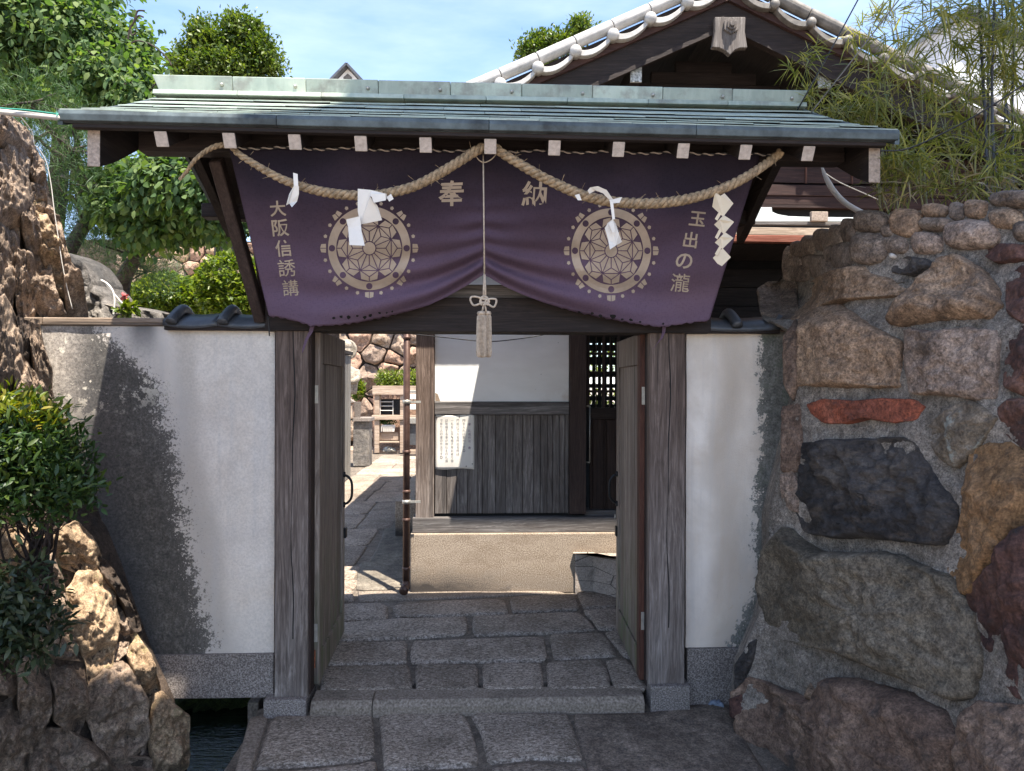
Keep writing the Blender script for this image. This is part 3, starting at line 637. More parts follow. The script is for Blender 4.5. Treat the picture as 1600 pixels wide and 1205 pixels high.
for (p, lab) in (([(413,1088),(470,1086),(480,1092),(480,1116),(413,1120)], 'L'), ([(1018,1076),(1062,1074),(1078,1080),(1080,1104),(1028,1108)], 'R')):
    x0, x1 = XY(p[0][0], -.03), XY(p[3][0], -.03); z1 = ZY(p[1][1]+1, -.02)
    MB().box(x0, x1, -.035, .20, -.06, z1).build('post_base', M['granite'], gate, .008)
# jamb strips between posts and doors
MB().box(XY(482,.03)+.001, XY(487,.03), .02, .15, .1, 1.87).build('jamb', M['darkz'], gate, .002)
MB().box(XY(1011,.05), XY(1015,.03)-.001, .05, .15, .1, 1.87).build('jamb', M['darkz'], gate, .002)
lx0, lx1 = XY(412, -.03), XY(1112, -.03)
zl0, zl1 = ZY(519, -.01), ZY(466, -.01)
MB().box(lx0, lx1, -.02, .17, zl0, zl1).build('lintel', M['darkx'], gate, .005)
MB().box(lx0+.05, lx1-.05, .02, .13, zl1+.001, zl1+.07).build('lintel_cap', M['boardx'], gate, .004)
MB().box(lx0, lx1, .05, .13, 2.33, 2.45).build('tie_beam', M['darkx'], gate, .004)
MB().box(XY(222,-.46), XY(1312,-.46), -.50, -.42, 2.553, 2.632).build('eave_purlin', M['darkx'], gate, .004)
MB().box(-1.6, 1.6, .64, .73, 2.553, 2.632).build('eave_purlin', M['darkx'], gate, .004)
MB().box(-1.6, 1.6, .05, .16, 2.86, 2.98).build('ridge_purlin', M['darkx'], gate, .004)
for s, (pa, pb, pc) in ((-1, ((338,250), (408,500), (368,334))), (1, ((1168,262), (1096,500), (0,0)))):
    A = atY(*pa, -.42); B = atY(*pb, .0)
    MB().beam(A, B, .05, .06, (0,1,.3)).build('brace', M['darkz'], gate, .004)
    if s < 0: MB().beam(A+Vector((s*-.10,.12,0)), B+Vector((s*-.02,.10,0)), .06, .06, (0,1,.3)).build('brace', M['darkz'], gate, .004)
    if s < 0:
        q = atY(352, 333, -.22); MB().beam(q, q+Vector((.14,.03,0)), .07, .06).build('bracket_arm', M['darkx'], gate, .004)
    for yy in (.08,):
        MB().box(s*.95-.05, s*.95+.05, yy-.05, yy+.05, 2.551, 2.86).build('king_post', M['darkz'], gate, .004)
        MB().box(s*.95-.045, s*.95+.045, -.38, .78, 2.455, 2.55).build('cross_arm', M['darky'], gate, .004)
# ---- doors
def door(side):
    d = bpy.data.objects.new('gate_door', None); COL.objects.link(d); d.parent = gate; d['label'] = ('left' if side < 0 else 'right') + ' door leaf swung open inward'
    if side < 0: hx = XY(487.5, .10); ang = R(93.5); ex = XY(500, .10)
    else: hx = XY(1014, .10); ang = R(90+4.5); ex = XY(1000, .10)
    T = abs(ex-hx); Ln = .76; y0 = .10
    z0 = .112; z1 = 1.868
    # local frame: u along door depth, t thickness towards opening
    du = Vector((-.03 if side < 0 else .035, 1, 0)).normalized()
    tt = Vector((1 if side < 0 else -1, 0, 0))
    O = Vector((hx, y0, 0)); d.location = Vector((hx, y0, z0)) - ORG[gate.name]; ORG[d.name] = Vector((hx, y0, z0))
    def blk(name, u0, u1, t0, t1, a, b, mat, bev=.003):
        P = []
        for z in (a, b):
            for (uu, ttt) in ((u0,t0),(u1,t0),(u1,t1),(u0,t1)): P.append(O + du*uu + tt*ttt + Vector((0,0,z)))
        return MB().hexa(P).build(name, mat, d, bev)
    blk('stile', 0, .075, 0, T, z0, z1, M['postlow'] if side < 0 else M['redz'])
    blk('stile', Ln-.07, Ln, 0, T, z0, z1, M['postlow'])
    blk('rail', .076, Ln-.071, 0, T-.001, z1-.16, z1, M['postlow'])
    blk('rail', .076, Ln-.071, 0, T-.001, z0, z0+.14, M['postlow'])
    n = 5; w = (Ln-.147)/n
    for i in range(n): blk('plank', .076+i*w+.001, .076+(i+1)*w-.001, .004, T-.012, z0+.141, z1-.161, M['postlow'], .002)
    for zz in ([ZY(617,.08), ZY(988,.08)] if side < 0 else [ZY(618,.08), ZY(975,.08)]):
        h = blk('hinge', -.0035, 0, .004 if side > 0 else -.006, T*.8, zz-.045, zz+.045, M['brass'] if zz > 1 else M['steel'], .001)
    if side < 0: blk('rust_plate', -.004, 0, .002, .022, ZY(1040,.1), ZY(1012,.1), M['rust'], .001)
    # handle
    zc = ZY(765, .8); hp = [O + du*(Ln-.045) + tt*(T+q) + Vector((0,0,zc+k)) for q, k in ((.0,.085),(.022,.08),(.045,.05),(.05,0),(.045,-.05),(.022,-.08),(.0,-.085))]
    MB().tube(spline(hp, 4), .0075, 8).build('handle', M['iron'], d, 0, True)
    for k in (.09, -.09):
        p = O + du*(Ln-.045) + tt*(T+.003) + Vector((0,0,zc+k)); MB().tube([p-tt*.003, p+tt*.006], .017, 10).build('handle_plate', M['iron'], d)
    p = O + du*(Ln-.03) + tt*(T+.004) + Vector((0,0,zc-.26))
    MB().box(p.x-.006, p.x+.012, p.y-.02, p.y+.02, p.z-.03, p.z+.03).build('latch', M['iron'], d, .002)
    if side > 0:
        q = O + du*(Ln-.03) + tt*(T+.012) + Vector((0,0,zc-.17)); ring = [q + Vector((0, .012*math.cos(a), .012*math.sin(a))) for a in np.linspace(0, 2*math.pi, 12)]
        MB().tube(ring, .003, 6).build('ring', M['steel'], d)
door(-1); door(1)
# ---- gate roof
YE, YR = -.73, .11; ZE, ZR = 2.607, 3.012; TILT = .0055
RX0, RX1 = XY(95, YE), XY(1402, YE); GX0, GX1 = XY(258, YR), XY(1240, YR)
RX0 = min(RX0, GX0-.02) if abs(RX0-GX0) < .1 else RX0
def rf(x, v, back=False):
    yy = YE + (YR-YE)*v; zz = ZE + (ZR-ZE)*v - .018*math.sin(math.pi*v) - TILT*(x+.3)*(1-v)
    if back: yy = 2*YR - (YE + (YR-YE)*(.12+.88*v)); zz = ZE + (ZR-ZE)*(.12+.88*v) - .018*math.sin(math.pi*v)
    return Vector((x, yy, zz))
rnd = random.Random(8)
NR = 6
for back in (False, True):
    for r_ in range(NR):
        v0, v1 = r_/NR, (r_+1)/NR; x = RX0; first = True; stag = (r_*.19) % .36
        while x < RX1-.02:
            w = .36 if not first else max(.12, .36-stag); first = False
            if RX1-x-w < .1: w = RX1-x
            xa, xb = x+.0012, x+w-.0012
            a, b, c, e = rf(xa,v0,back), rf(xb,v0,back), rf(xb,min(v1+.03,1),back), rf(xa,min(v1+.03,1),back)
            lift = .017+rnd.uniform(-.002,.002); bow = rnd.uniform(-.002,.002)
            up = Vector((0,0,1)); xm = (xa+xb)/2; mm0 = rf(xm,v0,back); mm1 = rf(xm,min(v1+.03,1),back)
            V = [a+up*(lift-.004), mm0+up*(lift-.004+bow), b+up*(lift-.004), c+up*-.001, mm1+up*-.001, e+up*-.001, a+up*(lift+.001), mm0+up*(lift+.001+bow), b+up*(lift+.001), c+up*.003, mm1+up*.003, e+up*.003]
            Fc = [(6,7,10,11),(7,8,9,10),(1,0,5,4),(2,1,4,3),(0,1,7,6),(1,2,8,7),(2,3,9,8),(5,0,6,11)]
            if back: Fc = [f[::-1] for f in Fc]
            mk('roof_sheet', V, Fc, M['copper'], gate); x += w
# sheathing, eave lip
for back in (False, True):
    V = []
    for v in np.linspace(0, 1, 9):
        p, q = rf(RX0+.01, v, back), rf(RX1-.01, v, back); V += [p-Vector((0,0,.008)), q-Vector((0,0,.008)), q-Vector((0,0,.032)), p-Vector((0,0,.032))]
    MB().add(V, [(i*4+j, i*4+(j+1)%4, i*4+4+(j+1)%4, i*4+4+j) for i in range(8) for j in range(4)]+[(0,1,2,3),(35,34,33,32)]).build('sheathing', M['darky'], gate)
    xs = np.linspace(RX0, RX1, 5)
    for xa, xb in zip(xs, xs[1:]):
        P = []
        for xx in (xa+.0008, xb-.0008):
            p = rf(xx, 0, back); s = -1 if not back else 1
            P.append([(p.y+s*.004, p.z+.012), (p.y+s*.010, p.z-.005), (p.y+s*.006, p.z-.028), (p.y-s*.012, p.z-.034), (p.y-s*.02, p.z-.006)])
        V = [(xa+.0008, q[0], q[1]) for q in P[0]] + [(xb-.0008, q[0], q[1]) for q in P[1]]
        MB().add(V, [(0,1,2,3,4),(9,8,7,6,5)]+[(i,(i+1)%5+0,(i+1)%5+5,i+5) for i in range(5)]).build('eave_lip', M['copperdark'], gate, .0015)
    p0, p1 = rf(RX0+.04, .03, back), rf(RX1-.04, .03, back)
    MB().beam(p0-Vector((0,0,.046)), p1-Vector((0,0,.046)), .03, .026).build('eave_batten', M['darkx'], gate, .002)
for xx, s in ((RX0, -1), (RX1, 1)):      # verge edges
    for back in (False, True):
        P = []
        for v in np.linspace(0, 1, 6): P.append(rf(xx, v, back))
        V = []
        for p in P: V += [p+Vector((s*.006,0,.012)), p+Vector((s*.006,0,-.045)), p+Vector((-s*.012,0,-.045)), p+Vector((-s*.012,0,.012))]
        Fc = []
        for i in range(5):
            for k in range(4): Fc.append((i*4+k, i*4+(k+1)%4, i*4+4+(k+1)%4, i*4+4+k))
        Fc += [(0,1,2,3), (23,22,21,20)]
        MB().add(V, Fc).build('verge_edge', M['copperdark'], gate, 0)
# rafters with painted end caps
for px in (252, 358, 460, 563, 664, 765, 865, 965, 1066, 1163, 1261):
    x = XY(px, -.69)
    for back in (False, True):
        a = rf(x, .045, back)-Vector((0,0,.092)); b = rf(x, .97, back)-Vector((0,0,.066))
        rft = MB().beam(a, b, .045, .054).build('rafter', M['darky'], gate, .002)
        if not back:
            t = (b-a).normalized(); MB().beam(a-t*.004, a+t*.001, .047, .057).build('end_cap', M['cap'], rft, .002)
# barge boards at both ends
for px0, px1 in ((131, 160), (1347, 1371)):
    xa, xb = XY(px0+(8 if px0 < 800 else 3), -.66), XY(px1, -.66)
    if px0 < 800: xb = xa+.045
    else: xa = xb-.045
    for back in (False, True):
        top = [rf(xa, v, back)-Vector((0,0,.05)) for v in np.linspace(.07, 1, 9)]
        dep = [.155,.150,.135,.120,.110,.105,.105,.11,.13]
        bot = [p-Vector((0,0,dd)) for p, dd in zip(top, dep)]
        poly = [(p.y, p.z) for p in top] + [(p.y, p.z) for p in bot[::-1]]
        n = len(top); V = [(xa, *p) for p in poly] + [(xb, *p) for p in poly]; m2 = 2*n
        Fc = [(i, i+1, m2-2-i, m2-1-i) for i in range(n-1)] + [(m2+i+1, m2+i, m2+m2-1-i, m2+m2-2-i) for i in range(n-1)] + [(i, (i+1) % m2, (i+1) % m2 + m2, i+m2) for i in range(m2)]
        bb = MB().add(V, Fc).build('barge_board', M['darky'], gate, 0)
        if not back:
            a, b = top[0], bot[0]
            MB().hexa([(xa-.001, a.y-.004, b.z), (xb+.001, a.y-.004, b.z), (xb+.001, a.y-.0005, b.z), (xa-.001, a.y-.0005, b.z), (xa-.001, a.y-.004, a.z), (xb+.001, a.y-.004, a.z), (xb+.001, a.y-.0005, a.z), (xa-.001, a.y-.0005, a.z)]).build('end_grain', M['grainend'], bb, .002)
# ridge box
zr0, zr1 = ZR+.006, ZR+.079
xs = np.linspace(GX0, GX1, 10)
for i, (xa, xb) in enumerate(zip(xs, xs[1:])):
    fl = lambda z: .075 + (z-zr0)*.15
    zz = -.012*(xa-GX0)/(GX1-GX0)
    lft = .03 if i == 0 else 0; rgt = .03 if i == 8 else 0
    P = [(xa+.0008, YR-fl(zr0), zr0+zz), (xb-.0008, YR-fl(zr0), zr0+zz), (xb-.0008, YR+fl(zr0), zr0+zz), (xa+.0008, YR+fl(zr0), zr0+zz),
         (xa+.0008-lft, YR-fl(zr1), zr1+zz), (xb-.0008+rgt, YR-fl(zr1), zr1+zz), (xb-.0008+rgt, YR+fl(zr1), zr1+zz), (xa+.0008-lft, YR+fl(zr1), zr1+zz)]
    MB().hexa(P).build('ridge_panel', M['copper'], gate, .003)
    xm = xb-.05; p = Vector((xm, YR-.085, (zr0+zr1)/2+zz-.005))
    MB().tube([p+Vector((0,.012,0)), p, p+Vector((0,-.006,0)), p+Vector((0,-.009,0))], [.009,.009,.006,.002], 10).build('bolt', M['steel'], gate, 0, True)
xs = np.linspace(GX0-.02, GX1+.02, 9)
for xa, xb in zip(xs, xs[1:]):
    MB().hexa([(xa+.001,YR-.105,ZR-.02),(xb-.001,YR-.105,ZR-.02),(xb-.001,YR+.105,ZR-.02),(xa+.001,YR+.105,ZR-.02),(xa+.001,YR-.098,ZR+.004),(xb-.001,YR-.098,ZR+.004),(xb-.001,YR+.098,ZR+.004),(xa+.001,YR+.098,ZR+.004)]).build('ridge_flashing', M['copper'], gate, .002)
# ================================================================== SIDE WALLS OF THE GATE
WY = .05
wl = thing('plaster_wall', 'mould-stained white plaster wall left of the gate with timber and tile coping', 'wall', (-1.5, .11, 0))
xr = XY(430, WY)-.002; zb = ZY(1021, WY, 340); zt = ZY(510, WY, 260)
def grid_panel(name, x0, x1, z0, z1, y, mat, parent, nx=60, nz=60, amp=.004, th=.13, seed=0):
    V = []; Fc = []
    for j in range(nz+1):
        for i in range(nx+1):
            x = x0+(x1-x0)*i/nx; z = z0+(z1-z0)*j/nz
            V.append((x, y + amp*noise.fractal(Vector((x*3+seed, z*3, 0)), 1, 2, 4), z))
    for j in range(nz):
        for i in range(nx): a = j*(nx+1)+i; Fc.append((a, a+1, a+nx+2, a+nx+1))
    n = len(V); V += [(x0,y+th,z0),(x1,y+th,z0),(x1,y+th,z1),(x0,y+th,z1)]
    Fc += [(n+1,n,n+3,n+2), tuple([n, n+1]+[i for i in range(nx, -1, -1)]), tuple([n+2, n+3]+[nz*(nx+1)+i for i in range(nx+1)]),
           tuple([n+3, n]+[j*(nx+1) for j in range(nz+1)]), tuple([n+1, n+2]+[j*(nx+1)+nx for j in range(nz, -1, -1)])]
    o = mk(name, V, Fc, mat, parent); return o
grid_panel('plaster', -3.1, xr, zb+.001, zt, WY, M['plasterL'], wl, 80, 60, .006)
MB().box(-3.1, XY(430,WY-.012)-.003, WY-.016, WY+.14, ZY(1090,WY,300), zb).build('granite_base', M['granite'], wl, .006)
cz0, cz1 = ZY(508, WY-.03, 160), ZY(496, WY-.03, 160)
MB().box(XY(62, WY-.03), XY(252, WY-.03), WY-.014, WY+.17, cz0, cz1).build('coping_board', M['coping'], wl, .004)
MB().box(-3.2, XY(61, WY-.03), WY-.014, WY+.17, cz0, cz1).build('coping_board', M['coping'], wl, .004)
def coping_tiles(parent, xa, xb, cover, side):
    yc = WY+.065; prof = []
    z0 = ZY(508, WY-.07, 330)
    n = max(1, round((xb-xa)/.30)); 
    for i in range(n):     # pan tiles, slightly hollow
        a, b = xa+(xb-xa)*i/n, xa+(xb-xa)*(i+1)/n
        for s in (-1, 1):
            V = []; K = 8
            for k in range(K+1):
                x = a+(b-a)*k/K; dip = -.012*math.sin(math.pi*k/K)
                for (yy, zz) in ((-.125, 0.0), (-.120, .022), (-.06, .055), (0, .075)): V.append((x, yc+s*-yy*-1, z0+zz+dip))
                V.append((x, yc, z0+.05+dip)); V.append((x, yc+s*-.115, z0+.0+dip-.004))
            Fc = []
            for k in range(K):
                for j in range(6): Fc.append((k*6+j, k*6+(j+1)%6, k*6+6+(j+1)%6, k*6+6+j))
            Fc += [tuple(range(6)), tuple(K*6+j for j in range(6))[::-1]]
            MB().add(V, Fc).build('pan_tile', M['tile'], parent, 0, True)
    for px in cover:        # rounded roll over each joint
        x = XY(px, WY-.07)
        pts = [(x, yc-.140, z0+.012), (x, yc-.125, z0+.028), (x, yc-.06, z0+.066), (x, yc, z0+.088), (x, yc+.06, z0+.066), (x, yc+.13, z0+.02)]
        MB().tube(spline(pts, 3), .026, 12).build('cover_tile', M['tile'], parent, 0, True)
    MB().box(xa, xb, yc-.11, yc+.11, z0-.022, z0-.003).build('bed_board', M['darkx'], parent, .002)
coping_tiles(wl, XY(252, WY-.07), xr, (268, 348), -1)
wr = thing('plaster_wall', 'peeling white plaster wall right of the gate, grey stained edge beside the rocks', 'wall', (1.2, .11, 0))
xa = XY(1072, WY)+.002; zb2 = ZY(1012, WY, 1100)
grid_panel('plaster', xa, 1.75, zb2+.001, ZY(518, WY, 1100), WY, M['plasterR'], wr, 50, 80, .008, .13, 9)
MB().box(xa+.003, 1.6, WY-.016, WY+.14, -.05, zb2).build('granite_base', M['granite'], wr, .006)
coping_tiles(wr, XY(1084, WY-.07), XY(1222, WY-.07), (1152,), 1)
pe = [atY(1212, 500, WY-.03), atY(1232, 508, WY-.05), atY(1240, 516, WY-.08)]
MB().tube([p for p in pe], [.035,.028,.012], 10).build('end_tile', M['tile'], wr, 0, True)
# ================================================================== BANNER
ban = thing('shrine_banner', 'faded purple cloth banner with two cream wheel crests hung across the gate', 'banner', (0, -.3, 1.9))
BL = [(420,494),(436,496),(450,499),(470,504),(486,510),(505,509),(530,508),(560,504),(600,496),(640,486),(670,477),(700,463),(730,446),(748,434),(755,430)]
BR = [(757,430),(765,434),(785,446),(815,460),(850,473),(890,485),(930,494),(965,501),(1000,507),(1030,511),(1050,509),(1075,505),(1108,501)]
def yb(px): return ev(BL, px) if px < 756 else ev(BR, px)
def cloth(px, py, off=0.0):
    t = min(1, max(0, (py-232)/268)); Y = -.545 + .43*(t*t*(3-2*t)*.5 + t*.5)
    D = yb(px) - py; dx = abs(px-756)
    A = .023*math.exp(-(D/85)**2)*math.exp(-(dx/290)**2)*min(1, dx/14+.35)
    Y += A*math.sin(D/(3.6+.026*dx)*1.0 + dx*.012) + A*.5*math.sin(D/(6+.01*dx)+2)
    Y += .003*noise.fractal(Vector((px*.012, py*.02, 3)), .9, 2, 5) + .0035*math.sin((py-300)*.05+px*.011)*min(1,max(0,(py-290)/60)); Y += .004*math.sin(px*.017+py*.006) + .003*math.sin(px*.041-py*.02) + .012*math.exp(-(((px-1010)-(420-py)*.9)/38)**2)*(py > 300)*min(1,(py-300)/80)
    return atY(px, py, Y-off)
V = []; Fc = []; NV = 70
def panel(xt0, xt1, bot):
    b0, b1 = bot[0][0], bot[-1][0]; NU = 90; n0 = len(V)
    for j in range(NV+1):
        v = j/NV
        for i in range(NU+1):
            u = i/NU; xt = xt0+(xt1-xt0)*u; yt = 232+(xt-360)*.010; xb_ = b0+(b1-b0)*u; ybb = ev(bot, xb_)
            if j == NV: ybb += 1.6*math.sin(xb_*.9)*math.sin(xb_*.37)*(1 if abs(xb_-756) > 120 else 0)
            w = v**1.15; px = xt+(xb_-xt)*(v + .06*math.sin(math.pi*v)*(0)); py = yt+(ybb-yt)*v
            V.append(cloth(px, py))
    for j in range(NV):
        for i in range(NU): a = n0+j*(NU+1)+i; Fc.append((a, a+NU+1, a+NU+2, a+1))
panel(358, 757, BL); panel(757, 1188, BR)
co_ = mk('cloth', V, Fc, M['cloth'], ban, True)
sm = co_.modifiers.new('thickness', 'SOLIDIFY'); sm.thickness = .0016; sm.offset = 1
def flat(name, polys, mat, off, parent, mx=7.0, fn=cloth):
    bm = bmesh.new()
    for p in polys:
        vs = [bm.verts.new((q[0], -q[1], 0)) for q in p]
        try: bm.faces.new(vs)
        except ValueError: pass
    bmesh.ops.triangulate(bm, faces=bm.faces[:])
    for _ in range(4):
        es = [e for e in bm.edges if e.calc_length() > mx]
        if not es: break
        bmesh.ops.subdivide_edges(bm, edges=es, cuts=1, use_grid_fill=False); bmesh.ops.triangulate(bm, faces=[f for f in bm.faces if len(f.verts) > 3])
    vs = [fn(v.co.x, -v.co.y, off) for v in bm.verts]; bm.verts.index_update()
    fs = [tuple(v.index for v in f.verts) for f in bm.faces]; bm.free()
    o = mk(name, vs, fs, mat, parent); 
    if len(o.data.polygons) and o.data.polygons[0].normal.y > 0: o.data.flip_normals()
    return o
def pol(c, r, a): return (c[0]+r*math.cos(a)*c[2], c[1]+r*math.sin(a)*c[3])
def ln(p, q, w):
    dx, dy = q[0]-p[0], q[1]-p[1]; L_ = math.hypot(dx, dy) or 1; nx, ny = -dy/L_*w/2, dx/L_*w/2
    return [(p[0]+nx,p[1]+ny),(q[0]+nx,q[1]+ny),(q[0]-nx,q[1]-ny),(p[0]-nx,p[1]-ny)]
def emblem(cx, cy, rx, ry, rot=0):
    c = (cx, cy, rx, ry); P = []; D = []
    for k in range(72):
        a, b = 2*math.pi*k/72, 2*math.pi*(k+1)/72; P.append([pol(c,.80,a), pol(c,1.0,a), pol(c,1.0,b), pol(c,.80,b)])
    for k in range(8):
        a = math.pi/4*k; N0 = pol(c,.575,a-math.pi/8); N1 = pol(c,.575,a+math.pi/8)
        P.append([(cx,cy), N0, pol(c,.76,a-.26), pol(c,.785,a), pol(c,.76,a+.26), N1])
        Pk = pol(c,.40,a); Qk = pol(c,.68,a); w = 1.35
        D += [ln((cx,cy), N1, w), ln(N0, N1, w), ln(Pk, N0, w), ln(Pk, N1, w), ln((cx,cy), Pk, w), ln(Qk, N0, w), ln(Qk, N1, w), ln(Qk, pol(c,.80,a), w)]
        D.append([pol((*pol(c,.905,a), rx, ry), .078, 2*math.pi*j/14) for j in range(14)])
        for s in (-1, 1):      # split pentagon
            P.append([pol(c,1.045,a+s*.008), pol(c,1.19,a+s*.008), pol(c,1.165,a+s*.085), pol(c,1.055,a+s*.10)] if k%2 == 0 else [pol(c,1.045,a+s*.010), pol(c,1.165,a+s*.008), pol(c,1.19,a+s*.07), pol(c,1.06,a+s*.12)])
        for s in (1, 2):
            aa = a+s*math.pi/12; q = (*pol(c,1.10,aa), rx, ry); P.append([pol(q,.048,aa+math.pi+math.pi/5+2*math.pi*j/5) for j in range(5)])
    ring = lambda r0, r1: [[pol(c,r0,2*math.pi*k/48), pol(c,r1,2*math.pi*k/48), pol(c,r1,2*math.pi*(k+1)/48), pol(c,r0,2*math.pi*(k+1)/48)] for k in range(48)]
    D += ring(.148, .172)
    flat('crest_print', P, M['print'], .0042, ban, 8)
    flat('crest_lines', D, M['cloth'], .0060, ban, 12)
    flat('crest_hub', [[pol(c,.148,2*math.pi*j/24) for j in range(24)]], M['print'], .0068, ban)
emblem(577, 388, 64.5, 65.5); emblem(955, 392, 62.5, 66.5)
def glyph(ch, cx, cy, size, fn, mat, parent, off=.0045, bold=.012, name='lettering', rot=0, sx=1.0, skew=0.0, mx=None):
    cu = bpy.data.curves.new('t', 'FONT'); cu.body = ch; cu.offset = bold; cu.resolution_u = 3; cu.size = 1
    ob = bpy.data.objects.new('t', cu); COL.objects.link(ob); dg = bpy.context.evaluated_depsgraph_get(); dg.update()
    me = ob.evaluated_get(dg).to_mesh(); P = [(v.co.x, v.co.y) for v in me.vertices]; fs = [tuple(p.vertices) for p in me.polygons]
    ob.evaluated_get(dg).to_mesh_clear(); bpy.data.objects.remove(ob); bpy.data.curves.remove(cu)
    if not P: return None
    xs = [p[0] for p in P]; ys = [p[1] for p in P]; mx_, my_ = (min(xs)+max(xs))/2, (min(ys)+max(ys))/2; h = max(max(ys)-min(ys), (max(xs)-min(xs)), .3) if len(ch) == 1 else 1
    k = size/h; cr, sr = math.cos(rot), math.sin(rot); out = []
    for x, y in P:
        x, y = (x-mx_)*k*sx, (y-my_)*k; x += skew*y; out.append((cx + x*cr - y*sr, cy - (x*sr + y*cr)))
    return ([fn(x, y, off) for x, y in out], fs)
def letters(items, fn, mat, parent, name='lettering', off=.0045, **kw):
    V = []; Fc = []
    for ch, cx, cy, size, *r in items:
        g_ = glyph(ch, cx, cy, size, fn, mat, parent, off, rot=(r[0] if r else 0), **kw)
        if g_: n = len(V); V += g_[0]; Fc += [tuple(i+n for i in f) for f in g_[1]]
    return mk(name, V, Fc, mat, parent)
def chars(items, *a, **k):
    for it in items: letters([it], *a, name='printed_character', **k)
chars([('奉',706,302,42,.03),('納',835,303,40,-.03)], cloth, M['print'], ban, bold=.022, skew=.04)
chars([('大',434,326,25,.06),('阪',438,356,27,.06),('信',443,388,26,.06),], cloth, M['print'], ban, bold=.018, skew=-.05)
chars([('誘',448,419,27,.06),('講',454,450,25,.06)], cloth, M['print'], ban, bold=.004, skew=-.05)
chars([('玉',1090,342,25,-.10),('出',1079,375,25,-.10),('の',1069,408,26,-.08)], cloth, M['print'], ban, bold=.018, skew=.06)
chars([('瀧',1063,442,29,-.06)], cloth, M['print'], ban, bold=.004, skew=.06)
rnd = random.Random(4); H = []
for cx, cy, s in [(522,497,3),(533,495,3),(545,496,3.4),(558,494,2.6),(570,496,3.4),(579,493,3),(593,489,2.6),(604,489,2),(613,487,2),(925,490,3),(938,494,3),(958,494,4.5),(972,499,2.5),(986,500,3),(1000,503,2.2),(905,488,2),(1036,506,2)]:
    H.append([(cx+s*rnd.uniform(.6,1.2)*math.cos(a), cy+s*rnd.uniform(.5,1.1)*math.sin(a)) for a in np.linspace(0, 5.4, 7)])
flat('tattered_holes', H, M['shade_black'], .003, ban, 30)  # dark patches laid on the cloth in place of shaded holes
# torn strips at the corners
for pts, w in (([(488,508),(486,518),(479,530),(474,545),(472,552)], [7,6,5,3,.5]), ([(1038,510),(1037,519),(1034,528),(1026,538),(1020,546)], [6,5,3.5,1,.4])):
    V = []; 
    for (x, y), ww in zip(pts, w): V += [atY(x-ww/2, y, -.05), atY(x+ww/2, y, -.045)]
    mk('torn_strip', V, [(2*i,2*i+1,2*i+3,2*i+2) for i in range(len(pts)-1)], M['cloth'], ban, True)
for x, y0, y1 in ((419,495,525),):
    MB().tube(spline([atY(x,y0,-.06), atY(x+1,(y0+y1)/2,-.05), atY(x+2,y1,-.05)], 4), .0035, 6).build('tie_string', M['blackc'], ban, 0, True)
# lacing cord along the top
pts = [atY(px, 229+(px-345)*.0125 + 3*math.sin((px-345)*.031)**2, -.556) for px in range(345, 1222, 2)]
for k, mt in enumerate(('cap', 'blackc')):
    P = []
    for i, p in enumerate(pts): a = i*.62 + math.pi*k; P.append(p + Vector((0, .0030*math.cos(a), .0030*math.sin(a))))
    MB().tube(P, .0030, 5).build('lacing_cord', M[mt], ban, 0, True)
# ================================================================== ROPE
rope = thing('straw_rope', 'thick twisted straw rope swagged in two loops in front of the purple banner', 'rope', (0, -.6, 2.1))
def rpath(P, n=16): return spline([atY(px, py, -.615 - (.03 if 300 < px < 1200 else 0)) for px, py in P], n)
def twist(P, r, name, turns, parent=rope):
    L_ = [0]
    for a, b in zip(P, P[1:]): L_.append(L_[-1]+(b-a).length)
    for k in range(3):
        Q = []; up = Vector((0,0,1))
        for i, p in enumerate(P):
            t = (P[min(i+1,len(P)-1)]-P[max(i-1,0)]).normalized(); n1 = Vector((0,-1,0)); n1 = (n1-t*n1.dot(t)).normalized(); b = t.cross(n1)
            a = -L_[i]/turns*2*math.pi + k*2*math.pi/3; rr = r(i/len(P)); Q.append(p + (n1*math.cos(a)+b*math.sin(a))*rr*.54)
        MB().tube(Q, [r(i/len(P))*.60 for i in range(len(P))], 7).build(name, M['rope'], parent, 0, True)
# left swag
twist(rpath([(362,229),(372,240),(390,252),(415,267),(440,280),(470,291),(505,300),(545,305),(585,305),(620,299),(650,290),(685,272),(715,254),(740,238),(757,229)], 18), lambda t: .0105+.0075*min(1, t*2.2), 'strand', .075)
twist(rpath([(773,229),(785,240),(805,252),(830,267),(860,283),(890,297),(920,308),(955,315),(995,318),(1035,317),(1070,312),(1105,303),(1140,290),(1175,271),(1205,250),(1220,238)], 18), lambda t: .0165+.003*math.sin(t*3), 'strand', .080)
twist(rpath([(280,281),(292,268),(305,250),(322,236),(340,228),(355,227)], 8), lambda t: .006+.005*t, 'rope_tail', .06)
rnd = random.Random(2); mb = MB()
for k in range(150):
    u = rnd.random(); px = 380+u*830; 
    py = ev([(362,229),(415,267),(470,291),(545,305),(620,299),(685,272),(740,238),(757,229),(773,229),(830,267),(890,297),(955,315),(1035,317),(1105,303),(1175,271),(1220,238)], px)
    p = atY(px, py, -.65); dr = Vector((rnd.uniform(-1,1), rnd.uniform(-1,.1), rnd.uniform(-1,1.0))).normalized(); q = p + dr*.016; e = q + dr*rnd.uniform(.008,.035) + Vector((rnd.uniform(-.01,.01),0,-.006)); mb.beam(q, e, .0010, .0010)
o_ = mb.build('straw_ends', M['rope'], rope); o_['kind'] = 'stuff'
